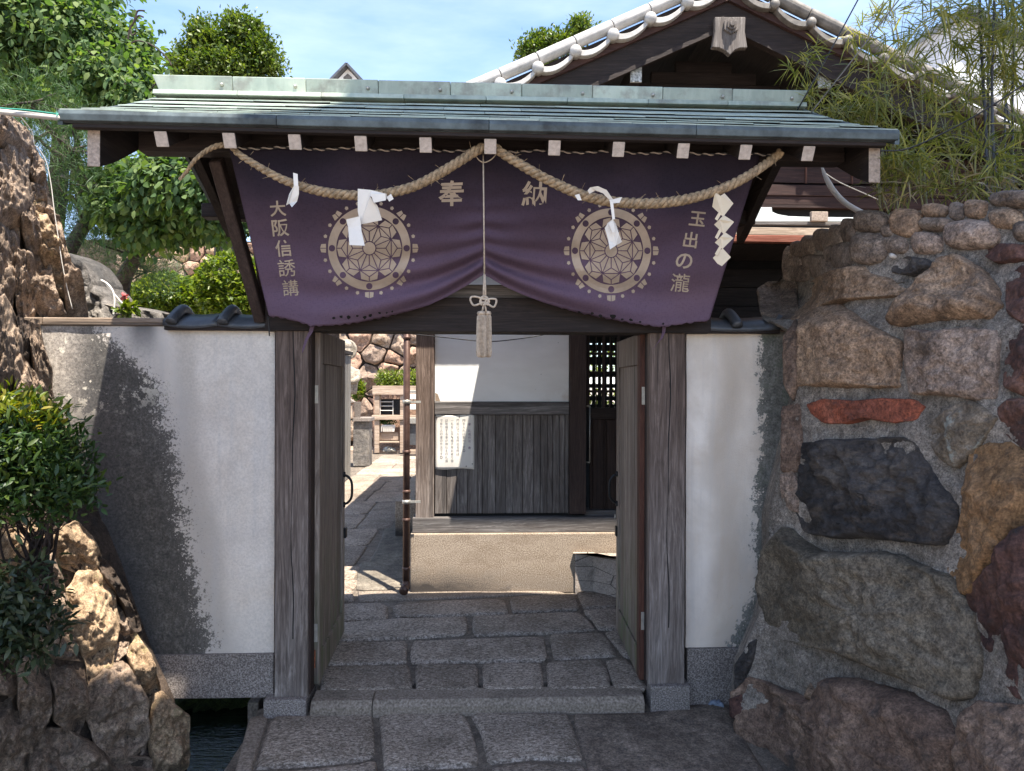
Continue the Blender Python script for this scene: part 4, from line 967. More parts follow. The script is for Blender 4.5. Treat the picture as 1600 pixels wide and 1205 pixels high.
# ================================================================== PAPER STREAMERS
def paper(name, label, polys, mat, Y0, dY, th=.0012, org=None, group='paper streamers on the straw rope'):
    t = thing(name, label, 'paper streamer', atY(*polys[0][0], Y0), group)
    for i, (p, dz) in enumerate(zip(polys, dY)):
        n = len(p); V = [atY(x, y, Y0+(dz if not hasattr(dz,'__len__') else dz[k])) for k, (x, y) in enumerate(p)]; V2 = [v+Vector((0,th,0)) for v in V]
        mk('fold', V+V2, [tuple(range(n)), tuple(range(n,2*n))[::-1]]+[(k, k+n, (k+1)%n+n, (k+1)%n) for k in range(n)], mat, t)
    return t
PY = -.70
paper('paper_streamer', 'narrow white paper strip hanging near the left end of the rope', [[(458,270),(465,272),(466,291),(459,290)], [(460,289),(467,291),(467,303),(464,315),(456,324),(452,318),(447,321),(452,303)]], M['paper'], PY, [0, (0,.0,.01,.02,-.02,.01,.0,.015)])
paper('paper_streamer', 'large white folded paper streamer over the left wheel crest', [[(559,295),(566,295),(585,300),(602,303),(605,310),(597,340),(562,350),(560,320)][:0] or [(559,295),(580,297),(604,303),(606,311),(578,307),(590,322),(597,344),(563,351),(559,330)],
    [(541,343),(562,338),(564,352),(565,362),(570,384),(546,383),(544,356)], [(579,303),(602,303),(603,313),(584,317)], [(604,308),(611,303),(615,311),(608,315)]], M['paper'], PY, [(0,-.01,-.02,-.01,-.02,.0,.012,.02,.01), (.006,.0,.0,-.004,-.02,.0,.012), -.03, -.02])
paper('paper_streamer', 'small twisted white paper streamer over the right wheel crest', [[(898,305),(905,303),(909,313),(903,313)], [(918,298),(922,293),(934,291),(948,297),(958,312),(954,314),(942,302),(930,298),(921,303)], [(952,313),(972,308),(968,317),(955,318)], [(953,315),(958,316),(961,342),(957,344)],
    [(957,342),(962,349),(967,365),(972,378),(962,384),(953,390),(950,374),(945,357),(950,348)], [(951,349),(958,342),(961,362),(957,364)]], M['paper'], PY, [-.01, (0,-.01,-.02,-.02,0,0,-.01,0,0), -.02, -.03, (-.02,0,.0,.02,.0,-.01,0,.0,-.01), -.024])
zig = [[(1117,300),(1126,306),(1132,302),(1146,318),(1130,339),(1113,323)], [(1130,338),(1147,346),(1138,357),(1130,364),(1117,352),(1126,345)][:0] or [(1131,336),(1147,347),(1131,366),(1116,351),(1124,343)],
       [(1133,363),(1146,372),(1129,389),(1117,379),(1126,370)], [(1129,388),(1142,402),(1128,416),(1121,412),(1114,403)]]
paper('paper_streamer', 'cream zigzag paper streamer at the right edge of the banner', [zig[0], zig[1], zig[2], zig[3], [(1130,320),(1134,322),(1121,345),(1117,342)], [(1131,345),(1134,348),(1121,374),(1117,371)], [(1131,372),(1134,375),(1121,400),(1117,397)]], M['papercream'], -.66, [(0,0,0,-.02,0,.02), (0,-.02,0,.02,.0), (0,-.02,0,.02,0), (0,-.02,0,.01,.02), .004, .004, .004])
# ================================================================== TASSEL
tas = thing('tassel_cord', 'beige cord with bow knot and twin tassel hanging in the middle of the banner', 'tassel', atY(757, 500, -.62))
TY = -.615
MB().tube([atY(755,240,TY), atY(756,340,TY), atY(757,430,TY)], .0032, 6).build('cord', M['cord'], tas, 0, True)
MB().tube(spline([atY(741,240,TY), atY(748,250,TY), atY(757,254,TY), atY(768,249,TY), atY(776,240,TY)], 5), .0022, 6).build('cord', M['cord'], tas, 0, True)
for d_ in (-1.3, 1.6): MB().tube([atY(757+d_*.3,429,TY), atY(757+d_*.9,450,TY), atY(757+d_,466,TY)], .0040, 7).build('cord', M['cord'], tas, 0, True)
for pts in ([(757,468),(745,464),(737,464),(735,469),(740,477),(749,475),(756,472)], [(758,469),(768,467),(775,468),(775,474),(771,480),(764,476),(757,471)], [(752,474),(751,467),(756,463),(762,466),(762,473),(757,477)], [(753,477),(750,471),(755,466),(759,470),(755,478)], [(761,477),(764,471),(759,465)]):
    MB().tube(spline([atY(x,y,TY-.006) for x, y in pts], 5), .0042, 7).build('bow_loop', M['cord'], tas, 0, True)
MB().tube([atY(755.5,475,TY), atY(753.5,488,TY)], .0038, 7).build('cord', M['cord'], tas, 0, True)
MB().tube([atY(757.5,475,TY), atY(760,488,TY)], .0038, 7).build('cord', M['cord'], tas, 0, True)
for cx, w, dy, dp in ((752.2, 7.6, 0, 0), (762.3, 6.0, 1, .012)):
    k = 2.84/1100; c = atY(cx, 488, TY+dp)
    def zz(py): return (488-py)*k
    MB().lathe([(.004,zz(486)),(w*.75*k,zz(487)),(w*.93*k,zz(489.5)),(w*.75*k,zz(492.5))], c, 18).build('tassel_head', M['cord'], tas, 0, True)
    mb = MB(); N = 30; prof = [(w*.72,492),(w*.92,495),(w*1.0,510),(w*1.05,535),(w*1.10,549),(w*.95,555),(w*.6,557)]
    base = 0
    V = []
    for (r_, py) in prof:
        for j in range(N*2):
            a = math.pi*j/N; q = r_*k*(1.0 if j % 2 else .84); V.append((c.x+q*math.cos(a), c.y+q*math.sin(a), c.z+zz(py+(1.2*math.sin(j*1.7) if py > 540 else 0))))
    n2 = N*2; Fc = [(i*n2+j, i*n2+(j+1)%n2, (i+1)*n2+(j+1)%n2, (i+1)*n2+j) for i in range(len(prof)-1) for j in range(n2)]
    Fc += [tuple(range(n2))[::-1], tuple((len(prof)-1)*n2+j for j in range(n2))]
    MB().add(V, Fc).build('tassel_fringe', M['cord'], tas, 0)
# ================================================================== MAIN HALL (behind the gate, right)
hall = thing('temple_hall', 'dark timber temple hall with white plaster and tiled gable roof behind the gate', 'temple hall', (.3, 1.8, 0))
HY = 1.76
X = lambda px, Y=HY: XY(px, Y)
Z = lambda py, Y=HY, px=780: ZY(py, Y, px)
# concrete base
bt = Z(834, 1.70, 760)
V = []; nx_ = 40
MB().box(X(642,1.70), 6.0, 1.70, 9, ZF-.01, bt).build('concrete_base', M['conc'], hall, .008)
MB().box(X(618,3.65), X(645,HY), 3.65, 9.2, ZF-.01, ZY(783,3.65,620)).build('side_ledge', M['conc'], hall, .01)
MB().box(X(645,1.725), 4.5, 1.725, 1.90, bt+.001, Z(809,1.725)).build('sill', M['boardx'], hall, .005)
zs = Z(808, HY)
MB().box(X(650), X(678.5), 1.745, 1.90, zs-.0, 3.0).build('corner_post', M['post'], hall, .005)
MB().box(X(890), X(915.5), 1.735, 1.90, Z(803)-.0, 3.0).build('door_post', M['darkz'], hall, .005)
x0, x1 = X(679.2), X(889.3)
MB().box(x0, x1, 1.752, 1.85, Z(648), Z(628)).build('rail', M['boardx'], hall, .004)
for k, (a, b, c, d_) in enumerate([(681,638,1.5,5),(691,634,3,3),(692,641,2.5,4),(694,637,2,3)]):
    pass
eds = [680,698,714,731,747,754.5,763,774.5,791,802,817,834,845,856,864,875,883,889.5]
rnd = random.Random(3)
for a, b in zip(eds, eds[1:]):
    yy = 1.772 + rnd.uniform(0,.007)
    MB().box(X(a)+.0012, X(b)-.0012, yy, 1.80, Z(803)+.001, Z(648.6)).build('board', M['board'], hall, .0025)
MB().box(x0, x1, 1.80, 1.84, zs, 2.9).build('wall_core', M['shade_black'], hall)
gp = [(x0,Z(627.5))]
grid_panel('plaster', x0, x1, Z(627.6), 2.75, 1.785, M['plasterH'], hall, 40, 30, .0015, .014, 4)
MB().prism([(x0, 2.751),(x1,2.751),(x1,2.95),(x0,2.95)], 'y', 1.75, 1.85).build('head_beam', M['darkx'], hall, .004)
# small peeled bits on the rail top
mk('peeled_plaster', [atY(680,614,1.783), atY(684,616,1.783), atY(687,624,1.783), atY(688,627,1.783), atY(680,627,1.783)], [(0,1,2,3,4)], M['coping'], hall)
# side wall
MB().box(X(652), X(655), 1.91, 8.9, zs, 2.95).build('side_wall', M['plasterH'], hall)
MB().box(X(645.5), X(652)-.001, 1.91, 8.9, bt+.001, zs+.14).build('side_sill', M['darky'], hall, .004)
# door
dx0, dx1 = X(916), X(1004); DY = 1.86
def B(nm, a, b, y0, y1, pa, pb, mat, bev=.003): return MB().box(X(a,y0), X(b,y0), y0, y1, ZY(pb,y0,900), ZY(pa,y0,900)).build(nm, mat, hdoor, bev)
hdoor = bpy.data.objects.new('door', None); COL.objects.link(hdoor); hdoor.parent = hall; ORG[hdoor.name] = ORG[hall.name]
for a, b in ((916.5,921.5),(941.5,945.5),(964.5,968),(1000,1006)): B('stile', a, b, DY, DY+.035, 490 if a > 917 else 490, 637.5, M['darkz'])
for a, b in ((516,526),(550.5,554.5),(580,584),(609.5,613.5)): B('lattice_bar', 921.8, 1000, DY+.003, DY+.03, a, b, M['darkx'])
for a, b in ((952.6,954),(931,932.4),(980,981.4)): B('muntin', a, b, DY+.01, DY+.02, 490, 637, M['darkz'], .001)
MB().box(X(921,DY), X(1000,DY), DY+.016, DY+.019, ZY(637,DY,900), ZY(490,DY,900)).build('pane', M['glass'], hdoor)
B('lower_rail', 921.8, 1000, DY-.002, DY+.036, 638, 655, M['darkx'])
B('stile', 921.8, 926, DY, DY+.034, 655.4, 797, M['darkz'])
for a, b in ((926.3,944),(944.5,947.5),(948,963),(963.4,967),(967.4,1000)): B('panel', a, b, DY+(.012 if b-a > 5 else 0), DY+.03, 655.4, 797, M['darkz'])
MB().box(X(916), X(1006), 1.80, 1.93, Z(803)-.03, ZY(798,1.80,900)).build('door_sill', M['boardx'], hall, .003)
a_ = atY(921.5, 634, 1.80); b_ = atY(921.5, 722, 1.80)
MB().tube([a_, b_], .0055, 8).build('door_handle', M['steel'], hall, 0, True)
for q in (a_, b_): MB().tube([q+Vector((-.03,.02,-.003)), q+Vector((0,0,-.003))], .006, 8).build('handle_bracket', M['steel'], hall, 0, True)
MB().box(X(1006), X(1030), 1.735, 1.90, zs, 3.0).build('door_post', M['darkz'], hall, .005)
# interior shell, rear lattice window
WX0, WX1, WZ0, WZ1 = XY(905,6.2), XY(985,6.2), ZY(632,6.2,940), ZY(536,6.2,940)
sh = MB()
sh.box(X(655)+.01, WX0, 6.2, 6.3, 0, 3.2).box(WX1, 6, 6.2, 6.3, 0, 3.2).box(WX0, WX1, 6.2, 6.3, 0, WZ0).box(WX0, WX1, 6.2, 6.3, WZ1, 3.2)
sh.build('rear_wall', M['shade_black'], hall)  # interior darkness is in the surface colour
MB().box(X(655)+.01, 6, 1.94, 6.19, bt-.05, bt+.01).build('floor_boards', M['shade_black'], hall)
MB().box(X(655)+.01, 6, 1.94, 6.19, 2.98, 3.0).build('ceiling', M['shade_black'], hall)
for k in range(9):
    xx = WX0+(WX1-WX0)*(k+.5)/9; MB().box(xx-.022, xx+.022, 6.16, 6.195, WZ0, WZ1).build('lattice_bar', M['shade_black'], hall)
for k in range(5):
    zz = WZ0+(WZ1-WZ0)*(k+.5)/5; MB().box(WX0, WX1, 6.14, 6.158, zz-(.05 if k in (2,3) else .03), zz+(.06 if k > 2 else .03)).build('lattice_bar', M['shade_black'], hall)
# outer walls right of the door (dark boards), with rails
zt_ = 2.42
for k in range(16):
    zz = bt+.14+k*.14
    if zz > 2.45: break
    MB().box(X(1030)+.001, 5.0, 1.775+.004*(k % 2), 1.80, zz+.001, zz+.138).build('wall_board', M['darkx'], hall, .002)
MB().box(X(1031), 5.0, 1.80, 1.9, bt, 3.0).build('wall_core', M['shade_black'], hall)
for a, b, y0 in ((306,289,1.735),(325,307,1.745),(286,246,1.765)):
    MB().box(X(1080,y0), 5.0, y0, 1.80, ZY(a,y0,1250), ZY(b,y0,1250)).build('frieze_beam', M['red'], hall, .005)
for px in (1189,1203,1258,1330): MB().box(X(px,1.75), X(px+2.2,1.75), 1.75, 1.766, ZY(286.5,1.75,1250), ZY(247,1.75,1250)).build('frieze_strut', M['redz'], hall, .002)
# long eave B with pale top and red edge, eave A over the plaster
ex0 = XY(754,1.1)+.175; 
EY = 1.10; ez0, ez1, ez2 = ZY(379,EY,1250), ZY(368,EY,1250), ZY(352,EY,1250)
MB().box(ex0, 4.4, EY, EY+.05, ez0, ez1).build('eave_edge', M['redpaint'], hall, .004)
MB().hexa([(ex0,EY+.002,ez1+.001),(4.4,EY+.002,ez1+.001),(4.4,1.74,ez1+.001),(ex0,1.74,ez1+.001),(ex0,EY+.02,ez2-.012),(4.4,EY+.02,ez2-.012),(4.4,1.74,ez2+.10),(ex0,1.74,ez2+.10)]).build('eave_roof', M['coping'], hall, .003)
MB().box(ex0, 4.4, EY+.06, 1.74, ez0-.005, ez0+.02).build('eave_soffit', M['darky'], hall)
gy = 1.30; g0 = ZY(352,gy,1250); g1 = ZY(346.5,gy,1250)
MB().box(X(1040,gy), 4.3, gy, gy+.03, g0, g1).build('gutter_board', M['boardx'], hall, .003)
py_ = [(1100,346),(1140,344),(1158,337),(1166,332),(1167,324),(1205,324),(1206,331),(1215,335),(1232,338),(1262,339),(1345,340),(1420,341),(1420,346.3)]
MB().prism([(XY(a,1.33), ZY(b,1.33,a)) for a, b in py_], 'y', 1.33, 1.37).build('carved_rail', M['whitepaint'], hall, .002)
MB().box(X(1265,1.29), X(1291,1.29), 1.27, 1.298, ZY(346,1.28,1280), ZY(331,1.28,1280)).build('rail_block', M['grainend'], hall, .003)
# eave A: small tile eave left of B with rolled tile ends
ax0 = X(640)
mb = MB(); ez = 2.555
MB().box(ax0-.02, ex0-.002, 1.53, 1.74, ez, ez+.03).build('eave_soffit', M['darky'], hall)
n = 9
for k in range(n):
    xx = ax0+(ex0-ax0)*(k+.5)/n
    MB().tube([(xx, 1.51, ez+.055),(xx,1.75,ez+.14)], .045, 10).build('eave_tile', M['tilemid'], hall, 0, True)
# ---- gable roof
GYv = 1.45
apx = XY(1140, GYv)
def line_z(px, py): return XY(px, GYv), ZY(py, GYv, px)
Lx, Lz = line_z(760,125); Lx2, Lz2 = line_z(1045,0)
sl_ = (Lz2-Lz)/(Lx2-Lx); apz = Lz2 + sl_*(apx-Lx2) - .03
def verge(t, side):       # t metres of run from the apex along X
    return Vector((apx + side*t, 0, apz - sl_*t + (.012*max(0,t-1.2)**2)))
for side in (-1, 1):
    run = 2.75 if side < 0 else 3.6; ts = np.linspace(0, run, 16)
    # roof slab
    top = [verge(t, side) for t in ts]
    V = [(p.x, GYv+.05, p.z-.02) for p in top] + [(p.x, 7.2, p.z-.02) for p in top] + [(p.x, GYv+.05, p.z-.10) for p in top] + [(p.x, 7.2, p.z-.10) for p in top]
    n = len(ts); Fc = []
    for i in range(n-1): Fc += [(i,i+1,n+i+1,n+i), (2*n+i+1,2*n+i,3*n+i,3*n+i+1), (i+1,i,2*n+i,2*n+i+1), (n+i,n+i+1,3*n+i+1,3*n+i)]
    Fc += [(0,n,3*n,2*n),(n-1,2*n-1+0,4*n-1,3*n-1)]
    MB().add(V, Fc).build('roof_slab', M['darky'], hall)
    mat_ = M['tile_lit'] if side < 0 else M['tilemid']  # left verge painted sunlit pale, right verge painted shaded grey
    # verge roll: jointed round tiles
    seg_ = .262; k = 0; t = .05
    while t < run-.1:
        a = verge(t, side); b = verge(min(run, t+seg_-.006), side)
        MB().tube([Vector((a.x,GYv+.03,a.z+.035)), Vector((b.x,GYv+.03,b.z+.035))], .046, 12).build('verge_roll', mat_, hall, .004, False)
        # hanging crescent
        K = 9; V = []
        for i in range(K+1):
            u = i/K; p = a.lerp(b, u); up_ = .018+.0*u; dn = .010 + .052*math.sin(math.pi*min(1,u*1.0))**.8
            zt0 = p.z - .028 - dn + .012; zb0 = zt0 - .040
            for (yy, zz) in ((GYv-.012, zt0), (GYv-.012, zb0), (GYv+.05, zb0), (GYv+.05, zt0)): V.append((p.x, yy, zz))
        Fc = [(i*4+j, i*4+(j+1)%4, i*4+4+(j+1)%4, i*4+4+j) for i in range(K) for j in range(4)] + [(0,1,2,3), (K*4+3,K*4+2,K*4+1,K*4)]
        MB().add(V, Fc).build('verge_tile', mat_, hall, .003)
        MB().box(min(a.x,b.x), max(a.x,b.x), GYv+.045, GYv+.06, min(a.z,b.z)-.02, max(a.z,b.z)) if False else None
        c = verge(t-.003, side); ball = MB()
        prof = []; r0 = .042 if side < 0 else .034
        for i in range(8): th_ = math.pi/2*i/7; prof.append((r0*math.cos(th_)+.0005, r0*.75*math.sin(th_)))
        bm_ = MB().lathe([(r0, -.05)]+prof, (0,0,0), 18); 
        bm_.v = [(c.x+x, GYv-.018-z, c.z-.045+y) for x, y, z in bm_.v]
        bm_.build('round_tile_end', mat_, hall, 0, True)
        t += seg_; k += 1
    # barge board
    up0, dn0 = .095, .315
    P = [verge(t, side) for t in ts]
    V = []
    for p in P:
        for (yy, dz) in ((GYv+.07, -up0), (GYv+.07, -dn0), (GYv+.13, -dn0), (GYv+.13, -up0)): V.append((p.x, yy, p.z+dz))
    Fc = [(i*4+j, i*4+(j+1)%4, i*4+4+(j+1)%4, i*4+4+j) for i in range(n-1) for j in range(4)] + [(0,1,2,3), ((n-1)*4+3,(n-1)*4+2,(n-1)*4+1,(n-1)*4)]
    MB().add(V, Fc).build('barge_board', M['darkx'], hall)
    V = []
    for p in P:
        for (yy, dz) in ((GYv+.04, -.085), (GYv+.04, -.135), (GYv+.069, -.135), (GYv+.069, -.085)): V.append((p.x, yy, p.z+dz))
    MB().add(V, Fc).build('barge_trim', M['red'], hall)
    V = []
    for p in P:
        for (yy, dz) in ((GYv+.055, -dn0+.02), (GYv+.055, -dn0-.012), (GYv+.069, -dn0-.012), (GYv+.069, -dn0+.02)): V.append((p.x, yy, p.z+dz))
    MB().add(V, Fc).build('barge_trim', M['darkx'], hall)
# gable wall of dark boards
gw = MB(); gz = 2.9
for k in range(18):
    z0 = gz+k*.09; hw = (apz-.3-z0)/sl_
    if hw < .1: break
    MB().box(apx-min(hw,2.4), apx+min(hw,3.0), 2.05+.003*(k % 2), 2.10, z0, z0+.088).build('gable_board', M['darkx'], hall, .002)
for px, py0, py1, w in ((992,97,129,17),(1286,106,138,19)):
    xx = XY(px, 1.56); a, b = ZY(py1,1.56,px), ZY(py0,1.56,px); w_ = w/2*5/1100
    pe_ = MB().box(xx-w_, xx+w_, 1.56, 2.04, a, b).build('purlin', M['darky'], hall, .004)
    MB().box(xx-w_-.002, xx+w_+.002, 1.545, 1.563, a-.002, b+.002).build('purlin_cap', M['capw'], pe_, .002)
gp_ = [(1115,27),(1163,27),(1162,50),(1166,75),(1155,75),(1147,78),(1139,86),(1131,79),(1122,75),(1111,74),(1115,50)]
orn = MB().prism([(XY(a,1.46), ZY(b,1.46,a)) for a, b in gp_], 'y', 1.455, 1.50).build('gable_ornament', M['board'], hall, .004)
for r0, y0, y1 in ((13,1.435,1.454),(8.5,1.42,1.434),(4.5,1.405,1.419)):
    MB().prism([(XY(1140,1.45)+r0*.00445*math.cos(math.pi/6+math.pi/3*i), ZY(41,1.45,1140)+r0*.00445*math.sin(math.pi/6+math.pi/3*i)) for i in range(6)], 'y', y0, y1).build('hexagon_boss', M['board'], orn, .002)
# rain pipe at the hall corner
dp = thing('rain_pipe', 'brown copper rain pipe standing at the corner of the hall', 'pipe', atY(636, 915, 1.62))
px_ = XY(635.5, 1.62); zb_ = ZF+.03
MB().tube([(px_,1.62,zb_+.07),(px_,1.62,2.52)], .0245, 14).build('pipe_tube', M['pipe'], dp, 0, True)
for py in (528,706,768,812,888): zz = ZY(py,1.62,636); MB().lathe([(.0245,-.012),(.029,-.010),(.029,.010),(.0245,.012)], (px_,1.62,zz), 14).build('pipe_joint', M['pipe'], dp, 0, True)
for py in (628,784):
    zz = ZY(py,1.62,636); MB().lathe([(.026,-.014),(.030,-.013),(.030,.013),(.026,.014)], (px_,1.62,zz), 14).build('pipe_clamp', M['steel'], dp, 0, True)
    MB().box(px_+.02, px_+.10, 1.615, 1.625, zz-.008, zz+.008).build('clamp_arm', M['steel'], dp)
MB().tube(spline([(px_,1.62,zb_+.08),(px_,1.618,zb_+.055),(px_-.006,1.60,zb_+.032),(px_-.012,1.565,zb_+.024)], 4), [.026+.0006*i for i in range(13)], 14).build('elbow', M['pipe'], dp, 0, True)
# concrete step block by the hall door
st = thing('step_block', 'cracked cement step block in front of the hall door', 'step', (1.0, 1.45, ZF))
A = atZ(899, 918, ZF); Bp = atZ(968, 936, ZF); A2 = atZ(897, 905, ZF); z1 = ZY(858, A.y, 900)
P = [A, A+(Bp-A)*1.5, Vector((A.x+.6, 1.68, ZF)), Vector((A.x-.02, 1.68, ZF))]
MB().hexa([(p.x,p.y,ZF-.02) for p in P] + [(p.x,p.y,z1) for p in P]).build('block', M['block'], st, .012)
# notice sheet
nt_ = thing('notice_sheet', 'white notice sheet with columns of Japanese writing pinned to the hall boards', 'notice', atY(710, 733, 1.755))
def sheet(px, py, off=0.0):
    u = (px-680)/61; v = (py-648)/87; Y = 1.764 - .010*math.sin(math.pi*u)*(.3+.7*v) - .006*math.sin(v*9+u*3)*(v > .55)*(v-.55)*2 - (.006*(1-v*7) if v < .14 else 0)*abs(math.sin(u*5))
    return atY(px, py, Y-off)
V = []; Fc = []
for j in range(25):
    for i in range(17):
        u, v = i/16, j/24; px = 680.5+u*60.5; py = 648+v*85+(.9*math.sin(u*7) if j == 24 else 0)+(1.5*math.sin(u*4)**2 if j == 0 else 0); V.append(sheet(px, py))
for j in range(24):
    for i in range(16): a = j*17+i; Fc.append((a, a+17, a+18, a+1))
so_ = mk('sheet', V, Fc, M['paper'], nt_, True)
m_ = so_.modifiers.new('thickness', 'SOLIDIFY'); m_.thickness = .001; m_.offset = 1
colx = [733.5, 724.8, 715.5, 706.5, 697.8, 689.5]
txt = ['※　礼儀作法　※', '門を入れば聖地です。', '門前にて入る時出る時は', '一礼をし又、帽子等お被り物', 'は脱帽する事が神仏えの礼儀', 'で有り人の道の作法です。']
M['ink'] = plain('black_ink', (.13,.13,.14), .8, .1, 9); M['inkred'] = plain('faded_violet_ink', (.22,.13,.20), .8, .1, 9)
for cx, s, k in zip(colx, txt, range(6)):
    items = [(ch, cx, (663 if k == 0 else 657)+i*5.25, 4.3) for i, ch in enumerate(s) if ch != '　']
    letters(items, sheet, M['inkred'] if k == 0 else M['ink'], nt_, off=.0026, bold=0)
for x, y in ((682.5,653),(718,650.5),(738,725),(728.5,728.5),(681.5,733)): q = sheet(x, y, .002); MB().tube([q, q-Vector((0,.003,0))], .0042, 8).build('pin', M['blackc'], nt_)
# black cable sagging across the opening
cb_ = MB().tube(spline([atY(600,515,1.25), atY(640,521.5,1.2), atY(690,527,1.15), atY(757,533.5,1.1), atY(800,531,1.1), atY(850,523,1.1), atY(900,508,1.1)], 8), .0035, 7).build('overhead_cable', M['blackc'], None, 0, True)
tag(cb_, 'black cable sagging across the top of the gateway opening', 'cable')
# ================================================================== FAR COURTYARD
fw = thing('stone_retaining_wall', 'tall brown boulder retaining wall at the end of the passage', 'retaining wall', (-4, 13.5, 0))
BYw = 13.4
MB().box(-12, .2, BYw+.12, BYw+1.2, 0, 5.0).build('mortar', M['r_leftd'], fw)
fm = lambda x, z: Vector((x, BYw+.12 - .05*(5-z)*.6, z)); fnn = lambda x, z: Vector((0,-1,.1))
rnd = random.Random(12)
for i, poly in enumerate(cells(-3.4, -.6, .1, 3.6, 6, 9, 21, .42, .035)):
    stone('boulder', poly, fm, fnn, rnd.uniform(.10,.22), M[rnd.choice(['r_far','r_far','r_left','r_tan2'])], fw, seed=i+900, seg=22, rings=5, smooth=1, facets=4, rough=.5, jit=.05)
for i, poly in enumerate(cells(-8.6, -3.42, 2.9, 4.95, 16, 6, 22, .40, .03)):
    stone('boulder', poly, fm, fnn, rnd.uniform(.08,.15), M[rnd.choice(['r_far','r_left','r_tan2','r_left2'])], fw, seed=i+1100, seg=16, rings=4, smooth=1, facets=2, rough=.4, jit=.05)
# low step in front
MB().box(-3.4, -.4, 12.2, 13.2, .0, .17).build('ledge', M['shelfw'], fw, .02)
def at_d(px, py, Y): return atY(px, py, Y)
# trimmed hedge through the gateway
def leafcloud(name, blobs, n, size, mat, parent, seed=0, shape='oval', droop=.3, fold=.25, shell=.55, aspect=.5, clump=None, up=0.0, spread=None, **tg):
    """leaves scattered in clumps through a set of ellipsoids (centre, radii)"""
    r = np.random.default_rng(seed)
    vol = np.array([b[1][0]*b[1][1]*b[1][2] for b in blobs])**.75; pick = r.choice(len(blobs), n, p=vol/vol.sum())
    C = np.array([tuple(b[0]) for b in blobs])[pick]; Rr = np.array([tuple(b[1]) for b in blobs])[pick]
    if clump:      # points gathered round clump centres
        nc = max(3, n//clump); dv = r.normal(size=(nc,3)); dv /= np.linalg.norm(dv, axis=1)[:,None]; rad = (shell+(1-shell)*r.random(nc))[:,None]*(.92+.28*r.random(nc))[:,None]
        pb = r.choice(len(blobs), nc, p=vol/vol.sum()); cc = np.array([tuple(b[0]) for b in blobs])[pb] + dv*rad*np.array([tuple(b[1]) for b in blobs])[pb]
        rb = np.array([min(b[1]) for b in blobs])[pb]
        pk = r.integers(0, nc, n); P = cc[pk] + r.normal(size=(n,3))*((rb[pk]*.15+size*.5) if spread is None else np.full(n, spread))[:,None]; OUT = dv[pk]
    else:
        dv = r.normal(size=(n,3)); dv /= np.linalg.norm(dv, axis=1)[:,None]; rad = (shell+(1-shell)*r.random(n)**.7)[:,None]; P = C + dv*rad*Rr; OUT = dv
    d = OUT*.6 + r.normal(size=(n,3))*.75 + np.array([0,0,-droop+up]); d /= np.linalg.norm(d, axis=1)[:,None]
    a = np.array([0,0,1.0]) + r.normal(size=(n,3))*.55 + OUT*.5; s_ = np.cross(d, a); s_ /= np.linalg.norm(s_, axis=1)[:,None]+1e-9; nn = np.cross(s_, d)
    L_ = size*(.6+.7*r.random(n))[:,None]; w = L_*aspect*.5
    if shape == 'oval':
        pts = [P, P+d*L_*.3-s_*w*.85+nn*L_*fold*.12, P+d*L_*.3, P+d*L_*.3+s_*w*.85+nn*L_*fold*.12, P+d*L_*.68-s_*w*.75+nn*L_*fold*.08-nn*L_*.04, P+d*L_*.68-nn*L_*.05, P+d*L_*.68+s_*w*.75+nn*L_*fold*.08-nn*L_*.04, P+d*L_-nn*L_*.14]
        F0 = [(0,1,2),(0,2,3),(1,4,5),(1,5,2),(2,5,6),(2,6,3),(4,7,5),(5,7,6)]
    elif shape == 'dia':
        pts = [P, P+d*L_*.45-s_*w+nn*L_*fold*.2, P+d*L_*.45+s_*w+nn*L_*fold*.2, P+d*L_]; F0 = [(0,1,3),(0,3,2)]
    else:   # blade
        pts = [P-s_*w*.25, P+s_*w*.25, P+d*L_*.35-s_*w*.5, P+d*L_*.35+s_*w*.5, P+d*L_*.72-s_*w*.32-np.array([0,0,1])*L_*.06, P+d*L_*.72+s_*w*.32-np.array([0,0,1])*L_*.06, P+d*L_-np.array([0,0,1])*L_*.16]
        F0 = [(0,1,3),(0,3,2),(2,3,5),(2,5,4),(4,5,6)]
    m = len(pts); V = np.stack(pts, 1).reshape(-1,3); Fc = (np.array(F0)[None]+(np.arange(n)*m)[:,None,None]).reshape(-1,3)
    return mk(name, V, Fc, mat, parent, **tg)
def blob(px, py, d, rx, ry, rz=None):       # ellipsoid given by its place in the photo and distance
    c = at(px, py, d); k = d/F; return (c, (rx*k, (rz if rz else (rx+ry)/2)*k, ry*k))
def twigs(mb, a, b, r0, r1, wob=.08, n=6, seed=0):
    rn = random.Random(seed); a, b = Vector(a), Vector(b); L_ = (b-a).length; pts = []
    for i in range(n+1):
        t = i/n; p = a.lerp(b, t); 
        if 0 < i < n: p += Vector((rn.uniform(-1,1), rn.uniform(-1,1), rn.uniform(-.5,1)))*wob*L_*.5
        pts.append(p)
    mb.tube(spline(pts, 2), [r0+(r1-r0)*i/(2*n) for i in range(2*n+1)], 7)
hd = thing('hedge', 'trimmed box hedge on the terrace beyond the wooden shelf', 'hedge', atY(628, 612, 13.0))
c0 = atY(592, 610, 13.0); c1 = atY(700, 578, 12.6)
r = np.random.default_rng(3)
leafcloud('foliage', [((c0.x+(c1.x-c0.x)*(i+.5)/7, 12.9, (c0.z+c1.z)/2), (.20,.25,.26)) for i in range(7)], 5200, .06, M['l_hedge'], hd, 5, 'dia', shell=.2, up=.3)
mb = MB(); [mb.tube([(c0.x+.15+i*.3, 12.95, c0.z-.6), (c0.x+.15+i*.3, 12.95, c0.z+.2)], .02, 5) for i in range(5)]; mb.build('stem', M['bark'], hd)
MB().box(c0.x-.1, c1.x+.3, 12.8, 13.3, .1, c0.z-.02).build('terrace_block', M['r_far'], fw, .02)
